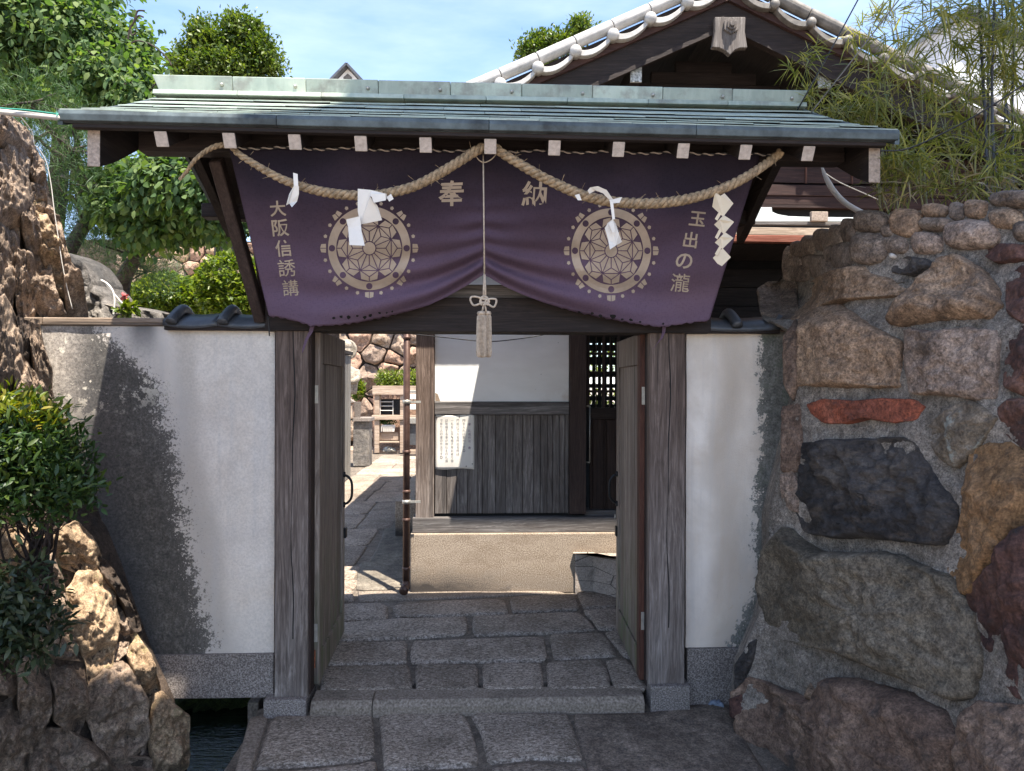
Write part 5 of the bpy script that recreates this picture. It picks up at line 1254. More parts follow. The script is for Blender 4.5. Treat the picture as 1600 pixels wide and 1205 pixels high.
# shelf
SHY = 12.1
sf = thing('wooden_shelf', 'open wooden shelf rack with planters at the end of the passage', 'shelf', atY(620, 708, SHY))
def sb(nm, a, b, c, d_, y0=0, y1=.35, mat='shelfw', par=None): return MB().box(XY(a,SHY), XY(b,SHY), SHY+y0, SHY+y1, ZY(d_,SHY,620), ZY(c,SHY,620)).build(nm, M[mat], par or sf, .006)
for a, b in ((585,592.5),(625,632),(664,671)): sb('leg', a, b, 617.5, 708, .02, .08); sb('leg', a, b, 617.5, 708, .28, .34)
sb('shelf_board', 582, 676, 603, 617, -.02, .40); sb('shelf_board', 581, 677, 649, 656, -.02, .36)
sb('back_panel', 593, 624, 624, 648.5, .25, .28, 'iron'); sb('shelf_board', 593, 624, 690, 692.5, .0, .3)
sb('lower_panel', 593, 622, 676, 689, .1, .12)
rk = thing('wire_rack', 'small white wire rack standing on the wooden shelf', 'rack', atY(608, 649, SHY+.1)); mb = MB()
q = lambda a, b, y=.08: atY(a, b, SHY+y)
for y_ in (628, 634.5, 641.5): mb.tube([q(594,y_), q(614,y_)], .008, 5)
for x_ in (594, 614): mb.tube([q(x_,626), q(x_,648.5)], .007, 5)
mb.build('wire_frame', M['paper'], rk)
pl_ = thing('planter_box', 'white slatted plastic planter box on the lower shelf', 'planter', q(607,675))
MB().hexa([q(598.5,675,.05), q(616,675,.05), q(616,675,.25), q(598.5,675,.25), q(596.5,664,.04), q(618,664,.04), q(618,664,.26), q(596.5,664,.26)]).build('box', M['paper'], pl_, .004)
for i in range(7): MB().box(q(598+i*2.7,0).x, q(599.2+i*2.7,0).x, SHY+.03, SHY+.045, q(0,674).z, q(0,665).z).build('slat', M['hose'], pl_)
leafcloud('leaves', [(q(608,659,.15), (.14,.1,.07)), (q(600,657,.2), (.08,.1,.06))], 260, .07, M['l_mag'], pl_, 4, 'oval')
bg_ = thing('plastic_bag', 'crumpled clear plastic bag under the wooden shelf', 'bag', q(609,708)); 
stone('crumple', [(597,706),(600,699),(606,697),(612,699),(618,702),(620,706),(610,708)], lambda a, b: atY(a, b, SHY+.1), lambda a, b: Vector((0,-1,.3)), .10, M['steel'], bg_, seed=3, facets=6, rough=1.0)
# metal frame right of the pipe
mf = thing('metal_bench', 'grey metal bench frame with pale panels beside the wooden shelf', 'bench', atY(655, 705, 11.4))
for a, b, m2 in ((610,614,'steel'),(616,624,'whitepaint'),(627,630,'steel'),(632,640,'whitepaint'),(653,662,'steel')): MB().box(XY(636,11.4), XY(672,11.4), 11.4, 11.46, ZY(b,11.4,650), ZY(a,11.4,650)).build('rail', M[m2], mf, .004)
MB().box(XY(638,11.45), XY(672,11.45), 11.47, 11.9, ZY(696,11.45,650), ZY(663,11.45,650)).build('box_panel', M['tile'], mf, .01)
for a in (638, 668): MB().box(XY(a,11.4), XY(a+2,11.4), 11.40, 11.44, .094, ZY(610,11.4,650)).build('leg', M['steel'], mf)
# fence of grey boards along the passage
fe = thing('board_fence', 'grey weathered board fence along the left side of the passage', 'fence', (-2.2, 7.5, ZF))
for k in range(11):
    y0 = 5.8+k*.215; xx = XY(548, 8.15); z1 = 2.08 - .01*(k % 3)
    MB().box(xx-.03, xx-.004*(k % 2), y0+.002, y0+.211, ZF, z1).build('board', M['fencew'], fe, .003)
MB().box(XY(548,8.15)-.07, XY(548,8.15)+.03, 5.75, 8.2, 2.085, 2.14).build('cap_rail', M['darky'], fe, .004)
MB().box(XY(548,8.15)-.09, XY(548,8.15)-.031, 5.75, 8.2, .9, 1.0).build('rail', M['darky'], fe, .004)
# stone statue with halo behind the fence end
su = thing('stone_statue', 'stone figure with round halo and crown looking over the fence end', 'statue', atY(541, 700, 8.9))
SY = 8.9; k = (SY+3.43)/F; cx_, cz_ = XY(541,SY), lambda py: ZY(py, SY, 541)
def lat(nm, prof, cx, sx=1, sy=.8, mat='statue'):
    m_ = MB().lathe(prof, (0,0,0), 20); m_.v = [(cx+x*sx, SY+y*sy, z) for x, y, z in m_.v]; return m_.build(nm, M[mat], su, 0, True)
body = [(.02,cz_(566.5)),(.05,cz_(567)),(.055,cz_(571)),(.15,cz_(575)),(.20,cz_(580)),(.21,cz_(592)),(.19,cz_(610)),(.18,cz_(616)),(.07,cz_(617)),(.06,cz_(640)),(.06,cz_(680)),(.07,cz_(716))]
lat('robed_body', body[::-1], cx_, 1, .7)
lat('head', [(.02,cz_(566)),(.065,cz_(563)),(.092,cz_(557)),(.098,cz_(551)),(.09,cz_(546)),(.085,cz_(543)),(.10,cz_(541)),(.085,cz_(536)),(.05,cz_(533)),(.02,cz_(531.5))], cx_)
hm = MB().lathe([(.02,-.02),(.155,-.02),(.175,-.025),(.185,0),(.175,.02),(.155,.015),(.02,.015)], (0,0,0), 32); hm.v = [(cx_-.02+x, SY+.12+z, cz_(546)+y) for x, y, z in hm.v]; hm.build('halo', M['statue'], su, 0, True)
for s in (-1, 1):
    MB().tube(spline([(cx_+s*.17, SY, cz_(579)), (cx_+s*.20, SY-.06, cz_(592)), (cx_+s*.10, SY-.17, cz_(596)), (cx_+s*.02, SY-.20, cz_(588))], 5), [.06]*4+[.052]*4+[.045]*4+[.035]*4, 10).build('arm', M['statue'], su, 0, True)
    MB().tube([(cx_+s*.015, SY-.19, cz_(590)), (cx_+s*.012, SY-.21, cz_(580))], [.03,.015], 8).build('hand', M['statue'], su, 0, True)
    MB().tube([(cx_+s*.035, SY-.078, cz_(552)), (cx_+s*.045, SY-.072, cz_(552))], .008, 6).build('eye', M['r_leftd'], su)
    MB().tube(spline([(cx_+s*.094, SY, cz_(549)), (cx_+s*.105, SY, cz_(554)), (cx_+s*.095, SY, cz_(560))], 3), .014, 7).build('ear', M['statue'], su, 0, True)
MB().tube([(cx_, SY-.072, cz_(550)), (cx_, SY-.096, cz_(556)), (cx_, SY-.075, cz_(557.5))], [.008,.014,.006], 7).build('nose', M['statue'], su, 0, True)
MB().tube([(cx_-.025, SY-.075, cz_(560.5)), (cx_+.025, SY-.075, cz_(560.5))], .006, 6).build('mouth', M['r_leftd'], su)
# vase stand and bright plant
vs_ = thing('stone_offering_stand', 'low grey stone stand beside the fence end', 'stone stand', atY(562, 700, 9.6)); VY = 9.6
MB().box(XY(550,VY), XY(579,VY), VY, VY+.5, ZY(659,VY,560), ZY(653,VY,560)).build('slab', M['granite'], vs_, .01)
MB().box(XY(551,VY), XY(576,VY), VY+.05, VY+.45, ZF, ZY(659.5,VY,560)).build('pedestal', M['r_grey'], vs_, .02)
MB().box(XY(543,VY-.1), XY(551,VY-.1), VY-.15, VY, ZY(654,VY-.1,560), ZY(632,VY-.1,560)).build('lamp_box', M['shelfw'], vs_, .005)
MB().prism([(XY(541,VY), ZY(633,VY,548)), (XY(556,VY), ZY(628,VY,548)), (XY(546,VY), ZY(621,VY,548))], 'y', VY-.17, VY+.02).build('small_roof', M['granite'], vs_, .003)
va = thing('flower_vase', 'square grey stone vase holding a bright yellow-green plant', 'vase', atY(558, 653, 9.7))
MB().hexa([atY(554,652.5,VY+.08), atY(563,652.5,VY+.08), atY(563,652.5,VY+.2), atY(554,652.5,VY+.2), atY(552.5,628,VY+.06), atY(564.5,628,VY+.06), atY(564.5,628,VY+.22), atY(552.5,628,VY+.22)]).build('vase_body', M['granite'], va, .005)
leafcloud('leaves', [(atY(558,612,VY+.14), (.10,.10,.19)), (atY(555,592,VY+.14), (.05,.05,.12)), (atY(563,605,VY+.14), (.07,.06,.10))], 420, .085, M['l_hedge'], va, 4, 'oval', up=1.0, shell=.1)
# seen through the hall window: tent and shrub
tt_ = thing('white_tent', 'white canvas tent peak seen through the hall door lattice', 'tent', (1.9, 9.5, 0)); tx, tz0, tz1 = XY(947,9.5), ZY(607,9.5,947), ZY(580,9.5,947)
mk('canopy', [(tx,9.9,tz1),(tx-.55,9.4,tz0),(tx+.55,9.4,tz0),(tx+.55,10.4,tz0),(tx-.55,10.4,tz0)], [(0,1,2),(0,2,3),(0,3,4),(0,4,1)], M['canvas'], tt_)
for a in (-.5,.5):
    for b in (9.45,10.35): MB().tube([(tx+a,b,-.4),(tx+a,b,tz0)], .02, 6).build('pole', M['steel'], tt_)
sh_ = thing('garden_shrub', 'bright shrub behind the white tent, seen through the door lattice', 'shrub', (1.9, 11.5, 0))
leafcloud('foliage', [((XY(940,11.5),11.5,ZY(592,11.5,940)), (1.2,.5,.75))], 3500, .09, M['l_hedge'], sh_, 8, 'dia', shell=.6)
MB().tube([(XY(940,11.5),11.5,-.42),(XY(940,11.5),11.5,1.5)], .06, 7).build('stem', M['bark'], sh_)
# distant houses
hs = thing('distant_house', 'white gabled house whose peak shows above the gate ridge', 'house', (-6.1, 30, 0)); hY = 30
px0, pz = XY(542,hY), ZY(104.5,hY,542)
hw = 4.2; sl2 = 1.05
MB().prism([(px0-hw, -.4),(px0+hw,-.4),(px0+hw,pz-.1-hw*sl2),(px0,pz-.1),(px0-hw,pz-.1-hw*sl2)], 'y', hY, hY+9).build('wall', M['canvas'], hs)
for s in (-1,1): MB().beam((px0, hY+4.4, pz), (px0+s*(hw+.5), hY+4.4, pz-(hw+.5)*sl2), 9.6, .10, (0,0,1)).build('roof_slope', M['tile'], hs)
MB().prism([(px0-.2, pz-.75),(px0+.2,pz-.75),(px0+.2,pz-.5),(px0,pz-.33),(px0-.2,pz-.5)], 'y', hY-.03, hY+.01).build('gable_vent', M['tilemid'], hs)
hs = thing('grey_building', 'pale grey building standing behind the bamboo', 'building', (10, 12, 0)); hY = 12
poly = [(XY(1350,hY),-.4),(XY(1760,hY),-.4),(XY(1760,hY),ZY(150,hY,1700)),(XY(1580,hY),ZY(35,hY,1580)),(XY(1500,hY),ZY(25,hY,1500)),(XY(1350,hY),ZY(120,hY,1350))]
M['greywall'] = plain('pale_grey_render', (.52,.53,.56), .8, .05, 3)
MB().prism(poly, 'y', hY, hY+6).build('wall', M['greywall'], hs)
MB().beam((XY(1500,hY), hY+3, ZY(22,hY,1500)), (XY(1340,hY), hY+3, ZY(126,hY,1340)), 6.6, .12).build('roof_slope', M['tile'], hs)
MB().beam((XY(1500,hY), hY+3, ZY(22,hY,1500)), (XY(1770,hY), hY+3, ZY(152,hY,1770)), 6.6, .12).build('roof_slope', M['tile'], hs)
# ================================================================== ROCK WALL ON THE RIGHT
def lerp_(a, b, t): return a+(b-a)*t
def RWd(px, py):
    d0 = ev([(1100,3.60),(1145,3.50),(1200,3.38),(1250,3.22),(1300,3.04),(1400,2.75),(1500,2.49),(1600,2.25),(1900,1.75)], px)
    dt = ev([(1150,4.1),(1215,4.05),(1245,3.85),(1290,3.35),(1335,3.0),(1400,2.80),(1600,2.30),(1900,1.8)], px)
    t = min(1, max(0, (py-455)/65)); t = t*t*(3-2*t)
    return lerp_(dt, d0, t) - .30*max(0, py-450)/755 + .10*max(0, 450-py)/150
def RW(px, py): return at(px, py, RWd(px, py))
def nrm_of(S):
    def f(x, y):
        a = S(x-12, y); b = S(x+12, y); c = S(x, y-12); d_ = S(x, y+12); n = (b-a).cross(c-d_).normalized()
        if n.dot(Vector(CAM)-Vector(S(x,y))) < 0: n = -n
        return n
    return f
RN = nrm_of(RW)
rw = thing('rock_wall', 'mortared wall of big brown, slate and olive boulders with a cobble coping, right of the gate', 'rock wall', (1.9, -.6, 0))
Lb = [(300,1226),(385,1226),(440,1222),(446,1188),(500,1192),(522,1238),(600,1240),(700,1216),(800,1192),(900,1192),(960,1178),(1030,1148),(1100,1140),(1150,1156),(1205,1192),(1350,1262)]
Tt = [(1180,400),(1225,392),(1250,376),(1300,356),(1335,346),(1390,332),(1440,324),(1500,321),(1600,306),(1750,292),(1950,280)]
NX, NY = 150, 170; V = []
for j in range(NY+1):
    for i in range(NX+1):
        s, t = i/NX, j/NY; px0 = 1225+650*s; tp = ev(Tt, px0)+4; py = tp+(1360-tp)*t; lb = ev(Lb, py); px = lb+(1875-lb)*s
        p = RW(px, py); n = (Vector(CAM)-p).normalized(); f_ = noise.fractal(p*9, 1.0, 2, 6); g_ = noise.fractal(p*3+Vector((4,4,4)), 1, 2, 3)
        if i == 0 and py > 505: V.append(atY(px-3, py, .075)); continue
        if i == 1 and py > 505: p = p.lerp(atY(px, py, .05), .5)
        V.append(p + n*(f_*.022 + g_*.016 + .000))
m_ = NX+1; nf = len(V)
Fc = [(j*m_+i, (j+1)*m_+i, (j+1)*m_+i+1, j*m_+i+1) for j in range(NY) for i in range(NX)]
# back face and rim
bk = [V[i] + Vector((.45,.35,-.05)) for i in (0, NX, NY*m_+NX, NY*m_)]; V += bk
Fc += [tuple([nf, nf+1] + list(range(NX, -1, -1))), tuple([nf+1, nf+2] + [j*m_+NX for j in range(NY, -1, -1)]), tuple([nf+3, nf] + [j*m_ for j in range(NY+1)]), tuple([nf+2, nf+3] + [NY*m_+i for i in range(NX+1)]), (nf, nf+3, nf+2, nf+1)]
mk('mortar', V, Fc, M['r_mort'], rw, True)
def ell(x0, x1, y0, y1, sq=.0, seed=0):
    rn = random.Random(seed); cx, cy, rx, ry = (x0+x1)/2, (y0+y1)/2, (x1-x0)/2, (y1-y0)/2; out = []
    for k in range(12):
        a = 2*math.pi*k/12; c, s = math.cos(a), math.sin(a); p = 2/(2+sq*2.2)
        out.append((cx+rx*math.copysign(abs(c)**p, c)*(1+rn.uniform(-.07,.07)), cy+ry*math.copysign(abs(s)**p, s)*(1+rn.uniform(-.07,.07))))
    return out
cob = [(1334,1389,329,365),(1391,1442,325,372),(1441,1484,318,342),(1484,1509,316,346),(1507,1547,312,343),(1548,1640,300,327),(1548,1599,326,359),(1437,1496,341,363),(1474,1566,344,392),(1377,1398,352,372),(1381,1422,369,398),(1423,1476,363,399),(1327,1391,364,414),(1582,1640,348,380),
 (1314,1338,340,379),(1296,1318,350,385),(1271,1300,357,393),(1252,1275,368,400),(1236,1257,376,402),(1223,1240,384,442),(1299,1333,378,423),(1288,1306,383,409),(1254,1283,397,421),(1239,1255,400,421),(1236,1267,413,441),(1266,1301,397,438),(1640,1720,298,340),(1640,1730,345,385)]
for i, (a, b, c, d_) in enumerate(cob):
    w = (b-a)*2.7/F; stone('cobble', ell(a, b, c, d_, .35, i), RW, RN, min(.055, max(.02, w*.30)), M['r_tan2' if i in (11,8) else ('r_tan' if i in (1,2,4,6) else 'r_cob')], rw, seed=i+40, seg=34, rings=9, smooth=1, rough=.22, back=1.2)
big = [
 ('r_cob', [(1184,457),(1200,447),(1245,445),(1246,500),(1215,499),(1190,490)], .05, 5),
 ('r_tan', [(1243,450),(1290,432),(1340,416),(1352,418),(1362,428),(1392,436),(1414,452),(1405,463),(1370,466),(1330,470),(1300,479),(1262,494),(1244,499)], .07, 3),
 ('r_tan', [(1395,505),(1408,487),(1432,466),(1450,440),(1480,410),(1505,405),(1537,425),(1556,450),(1565,478),(1546,497),(1500,500),(1450,503),(1415,509)], .095, 1),
 ('r_tan', [(1258,497),(1290,480),(1318,479),(1345,500),(1375,518),(1404,533),(1406,560),(1403,602),(1340,604),(1285,602),(1251,601),(1254,550)], .085, 4),
 ('r_tan2', [(1420,519),(1430,515),(1460,520),(1500,515),(1520,511),(1532,518),(1559,518),(1561,560),(1556,621),(1530,623),(1480,615),(1428,613),(1420,570)], .075, 2),
 ('r_red', [(1268,633),(1290,624),(1340,627),(1380,623),(1425,625),(1441,636),(1426,656),(1400,661),(1360,655),(1330,663),(1290,661),(1275,649)], .05, 2),
 ('r_lich', [(1448,664),(1472,650),(1500,633),(1520,627),(1545,640),(1561,655),(1542,685),(1515,715),(1496,729),(1475,717),(1455,694)], .055, 4),
 ('r_slate', [(1244,715),(1262,697),(1300,690),(1350,689),(1418,687),(1436,705),(1450,735),(1470,760),(1492,790),(1489,820),(1470,849),(1430,846),(1370,838),(1310,839),(1265,829),(1249,800),(1243,760)], .11, 7),
 ('r_gold', [(1522,708),(1545,697),(1580,696),(1612,715),(1616,790),(1592,840),(1560,885),(1525,923),(1500,926),(1475,896),(1479,860),(1500,818),(1514,770)], .085, 2),
 ('r_darkred', [(1563,640),(1580,626),(1640,622),(1650,720),(1620,712),(1585,690),(1566,672)], .05, 3),
 ('r_olive', [(1199,882),(1212,850),(1238,829),(1262,848),(1290,866),(1340,867),(1390,866),(1440,884),(1482,904),(1502,930),(1517,970),(1527,1030),(1521,1082),(1495,1090),(1440,1067),(1380,1042),(1310,1017),(1260,1006),(1214,996),(1196,942)], .13, 3),
 ('r_darkred', [(1515,932),(1560,890),(1596,832),(1650,820),(1660,1080),(1602,1093),(1560,1062),(1531,1002)], .10, 2),
 ('r_brown', [(1149,1085),(1180,1060),(1230,1078),(1280,1098),(1302,1062),(1345,1063),(1420,1084),(1472,1108),(1497,1150),(1482,1205),(1440,1260),(1260,1262),(1200,1198),(1160,1142)], .14, 3),
 ('r_brown', [(1512,1120),(1540,1100),(1600,1104),(1680,1095),(1680,1300),(1530,1280),(1500,1200)], .10, 2),
 ('r_brown', [(1224,638),(1252,630),(1254,690),(1246,736),(1223,736)], .03, 1),
 ('r_tan2', [(1221,742),(1240,735),(1250,760),(1249,800),(1222,792)], .03, 2),
 ('r_darkred', [(1572,432),(1600,420),(1660,425),(1660,500),(1600,506),(1578,490)], .06, 4),
 ('r_darkred', [(1568,520),(1600,512),(1670,515),(1670,612),(1600,618),(1570,600)], .06, 4),
 ('r_darkred', [(1520,388),(1560,382),(1610,384),(1612,408),(1560,412)], .03, 2),
 ('r_brown', [(1228,525),(1246,500),(1254,540),(1250,600),(1240,625),(1228,600)], .035, 1),
 ('r_slate', [(1390,412),(1420,402),(1452,406),(1466,420),(1430,432),(1395,426)], .035, 3),
 ('r_slate', [(1150,1040),(1172,1005),(1182,1000),(1180,1030),(1165,1062),(1150,1075)], .04, 3),
 ('r_tan', [(1258,1100),(1268,1068),(1279,1085),(1277,1105),(1268,1112)], .035, 3),
 ('r_darkred', [(1140,1092),(1160,1085),(1168,1110),(1155,1128),(1142,1118)], .03, 2),
 ('r_brown', [(1690,430),(1800,425),(1800,610),(1690,600)], .08, 2),('r_olive', [(1670,640),(1800,640),(1800,830),(1660,800)], .08, 2),('r_brown', [(1690,860),(1830,850),(1830,1090),(1690,1080)], .08, 2),
]
def grow(p, k=1.11):
    cx = sum(q[0] for q in p)/len(p); cy = sum(q[1] for q in p)/len(p); return [(cx+(x-cx)*k if x > -20 else x, cy+(y-cy)*k) for x, y in p]
for i, (m, p, th_, fc) in enumerate(big):
    stone('boulder', grow(p, 1.055), RW, RN, th_, M[m], rw, seed=i+7, seg=120, rings=24, smooth=1, rough=.30 if m != 'r_slate' else .55, facets=fc+1, back=.9, jit=.01, prof=5, chip=.035)
dr = MB().tube([RW(1398,402)-RN(1398,402)*.02, RW(1400,402)+RN(1400,402)*.03], .0085, 14).build('drain_pipe', M['hose'], rw, 0, True)
# soil terrace held by the wall
tp = [RW(px, ev(Tt, px)+6) for px in (1226,1260,1300,1340,1400,1500,1600,1750,1875)]
poly = [(p.x+.12, p.y+.10) for p in tp] + [(5.5, tp[-1].y), (5.5, 1.0), (tp[0].x+.15, 1.0)]
MB().prism(poly, 'z', -.41, 2.17).build('soil', M['soil'], None, kind='structure')
# fallen gloves/litter beside the wall foot
gl = thing('blue_grey_glove', 'crumpled blue-grey work glove lying on the ground at the foot of the rocks', 'glove', atZ(1122, 1106, 0))
c_ = atZ(1122, 1108, .0)
for k, (a, l, r0) in enumerate([(2.6,.045,.012),(1.9,.050,.010),(1.2,.042,.011),(-1.0,.035,.012)]):
    MB().tube(spline([c_+Vector((0,0,.012)), c_+Vector((math.cos(a)*l*.6, math.sin(a)*l*.4, .030)), c_+Vector((math.cos(a)*l*1.1, math.sin(a)*l*.6, .010))], 4), [r0,r0,r0*.95,r0*.9,r0*.9,r0*.85,r0*.8,r0*.7,r0*.4], 8).build('finger', M['glove'] if 'glove' in M else M.setdefault('glove', plain('blue_grey_rubber', (.16,.19,.24), .6, .15, 30)), gl, 0, True)
# ================================================================== ROCKERY ON THE LEFT
Xb = [(480,62),(510,63),(590,80),(640,97),(760,140),(880,190),(960,217),(1020,240),(1090,272),(1205,294),(1360,300)]
Xo = [(150,18),(190,32),(215,48),(250,66),(290,75),(340,89),(400,98),(440,129),(495,138),(520,140)]
def LWd(px, py):
    xb = ev(Xb, py); return 2.72 + (3.34-2.72)*max(-1, min(1.08, px/xb)) - .10*max(0, py-700)/500
def LW(px, py): return at(px, py, LWd(px, py))
def LUd(px, py): return ev([(-320,2.3),(0,3.18),(60,3.58),(140,3.82)], px)
def LU(px, py): return at(px, py, LUd(px, py))
LN = lambda x, y: Vector((.50,-.80,.30)).normalized(); LUN = lambda x, y: Vector((.50,-.82,.22)).normalized()
lr = thing('rockery', 'steep sunlit rockery of jagged brown rocks left of the gate', 'rockery', (-1.8, -.6, 0))
def sheet_(nm, S, xl, edge, y0, y1, off, mat, nx=90, ny=110):
    V = []
    for j in range(ny+1):
        py = y0+(y1-y0)*j/ny; xr_ = ev(edge, py)
        for i in range(nx+1):
            px = xl+(xr_-xl)*i/nx; p = S(px, py); n = (Vector(CAM)-p).normalized(); f_ = noise.fractal(p*7, 1.0, 2, 6); f2 = noise.fractal(p*2.6+Vector((9,1,3)), 1, 2, 3)
            rz = noise.turbulence(p*6, 3, True)
            V.append(p + n*(f_*.04+f2*.05-off-(.04*(1-min(1,(nx-i)/4)))))
    m_ = nx+1; nf = len(V); Fc = [(j*m_+i, (j+1)*m_+i, (j+1)*m_+i+1, j*m_+i+1) for j in range(ny) for i in range(nx)]
    bk = [V[i] + Vector((-.4,.5,-.06)) for i in (0, nx, ny*m_+nx, ny*m_)]; V += bk
    Fc += [tuple([nf, nf+1] + list(range(nx, -1, -1))), tuple([nf+1, nf+2] + [j*m_+nx for j in range(ny, -1, -1)]), tuple([nf+3, nf] + [j*m_ for j in range(ny+1)]), tuple([nf+2, nf+3] + [ny*m_+i for i in range(nx+1)]), (nf, nf+3, nf+2, nf+1)]
    return mk(nm, V, Fc, mat, lr, True)
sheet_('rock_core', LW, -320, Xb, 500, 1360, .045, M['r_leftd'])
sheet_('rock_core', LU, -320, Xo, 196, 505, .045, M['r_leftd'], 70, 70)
up = [
 ('r_left', [(-30,190),(15,188),(38,203),(50,218),(46,238),(25,236),(0,222)]), ('r_left', [(3,240),(28,234),(46,254),(43,284),(22,287),(4,266)]),
 ('r_left', [(26,238),(50,235),(68,256),(72,286),(56,292),(44,262)]), ('r_left', [(43,290),(70,288),(74,312),(52,316)]),
 ('r_left', [(-20,262),(24,268),(45,288),(50,318),(36,350),(12,352),(-20,342)]), ('r_left', [(-30,352),(20,345),(28,365),(30,402),(26,452),(15,472),(-30,462)]),
 ('r_left', [(34,318),(50,322),(62,350),(66,392),(46,402),(32,352)]), ('r_left2', [(48,303),(68,305),(68,316),(50,318)]), ('r_left2', [(50,319),(70,319),(70,337),(55,333)]),
 ('r_left', [(68,320),(82,325),(87,348),(72,342)]), ('r_left2', [(56,338),(74,345),(88,372),(99,400),(102,432),(98,455),(84,447),(74,420),(62,400),(64,380)]),
 ('r_left', [(82,345),(94,347),(110,418),(128,440),(135,480),(137,497),(108,497),(100,450),(98,400)]), ('r_left', [(42,405),(60,402),(78,420),(90,470),(103,497),(68,498),(55,480),(40,450)]),
 ('r_left', [(28,402),(42,405),(40,450),(55,485),(50,500),(34,505),(26,478),(24,440)]), ('r_left', [(-30,400),(8,418),(8,440),(20,470),(18,482),(10,512),(-30,535)]),
]
for i, (m, p) in enumerate(up):
    ext = max(max(q[0] for q in p)-min(q[0] for q in p), max(q[1] for q in p)-min(q[1] for q in p)); 
    stone('rock', grow(p), LU, LUN, min(.15, .0012*ext+.035), M[m], lr, seed=i+200, seg=90, rings=20, smooth=1, rough=.5, facets=7 if i > 6 else 3, prof=4, chip=.05, back=1.5, jit=.04)
low = [
 ('r_left', [(-30,505),(8,470),(18,490),(30,515),(34,545),(28,578),(18,595),(-30,600)]), ('r_left', [(48,502),(62,504),(66,542),(81,582),(80,602),(62,607),(50,562),(44,520)]),
 ('r_left', [(24,592),(30,558),(45,575),(66,606),(76,622),(97,652),(100,668),(60,645),(30,625)]), ('r_leftd', [(26,500),(46,506),(46,560),(34,552)]),
 ('r_left', [(70,648),(96,652),(112,690),(120,740),(90,730),(70,690)]),
 ('r_left2', [(74,852),(95,826),(120,818),(142,838),(156,868),(150,897),(120,892),(95,882)]), ('r_left2', [(15,832),(60,818),(82,850),(60,882),(28,892)]), ('r_left2', [(-40,840),(12,835),(26,890),(0,930),(-40,930)]),
 ('r_left', [(50,862),(76,856),(97,902),(102,932),(70,942)]), ('r_left2', [(106,927),(125,899),(162,898),(176,930),(184,980),(177,1020),(170,1047),(140,1070),(134,1032),(119,1000),(108,962)]),
 ('r_left', [(176,950),(188,950),(202,975),(201,992),(186,1001),(178,986)]), ('r_left', [(178,1000),(201,1004),(196,1021),(178,1037),(171,1021)]),
 ('r_left2', [(200,998),(213,992),(230,1018),(241,1050),(252,1082),(240,1102),(220,1092),(209,1060),(197,1020)]), ('r_left', [(138,1080),(168,1040),(190,1036),(211,1060),(227,1100),(232,1150),(216,1182),(170,1192),(150,1152),(137,1112)]),
 ('r_left2', [(243,1090),(255,1084),(269,1100),(292,1120),(292,1192),(270,1212),(240,1202),(234,1152)]), ('r_leftd', [(150,870),(168,880),(190,918),(214,958),(219,980),(202,987),(190,947),(163,907)]),
 ('r_left', [(28,1022),(60,1016),(76,1050),(81,1110),(66,1142),(40,1152),(29,1100)]), ('r_left', [(-40,1032),(26,1026),(28,1080),(0,1086),(-40,1086)]), ('r_left', [(-40,1090),(35,1090),(52,1140),(40,1230),(-40,1240)]),
 ('r_left', [(80,1030),(128,1038),(138,1110),(120,1152),(84,1122)]), ('r_left', [(48,1152),(100,1140),(152,1170),(182,1208),(160,1260),(60,1250)]), ('r_left', [(184,1187),(240,1188),(284,1230),(290,1290),(180,1280)]),
 ('r_left', [(100,930),(112,965),(130,1030),(80,1025),(60,1010),(64,960)]),
]
for i, (m, p) in enumerate(low):
    ext = max(max(q[0] for q in p)-min(q[0] for q in p), max(q[1] for q in p)-min(q[1] for q in p))
    stone('rock', grow(p), LW, LN, min(.17, .0011*ext+.035), M[m], lr, seed=i+240, seg=90, rings=20, smooth=1, rough=.5, facets=8, prof=4, chip=.05, back=1.5, jit=.04)
for k, (S_, N_, y0, y1, ny) in enumerate(((LU, LUN, 205, 500, 5), (LW, LN, 505, 1300, 9))):      # the rockery goes on beyond the frame
    for i, p in enumerate(cells(-330, -28, y0, y1, 4, ny, 33+k, .40, 4)):
        stone('rock', grow([(x, y) for x, y in p], 1.04), S_, N_, .11, M['r_left'], lr, seed=i+400+k*50, seg=40, rings=9, smooth=1, rough=.5, facets=6, back=1.5, prof=4, chip=.04)
# grey streaked rocks behind the coping
GR = lambda px, py: at(px, py, 4.35 - (px-100)*.001); GN = nrm_of(GR)
gr = thing('grey_rock_outcrop', 'streaked grey rock outcrop just behind the timber coping on the left', 'rock outcrop', at(140, 500, 4.3))
for i, p in enumerate([[(92,392),(112,400),(128,410),(150,440),(152,520),(95,520)], [(118,450),(128,438),(148,445),(164,460),(178,482),(186,520),(125,520)], [(150,470),(175,475),(205,478),(252,490),(262,520),(170,520)], [(250,488),(300,492),(330,520),(250,520)]]):
    stone('rock', p, GR, GN, .09, M['r_grey'], gr, seed=i+70, seg=60, rings=12, rough=.7, facets=4, back=2.5, jit=.03)
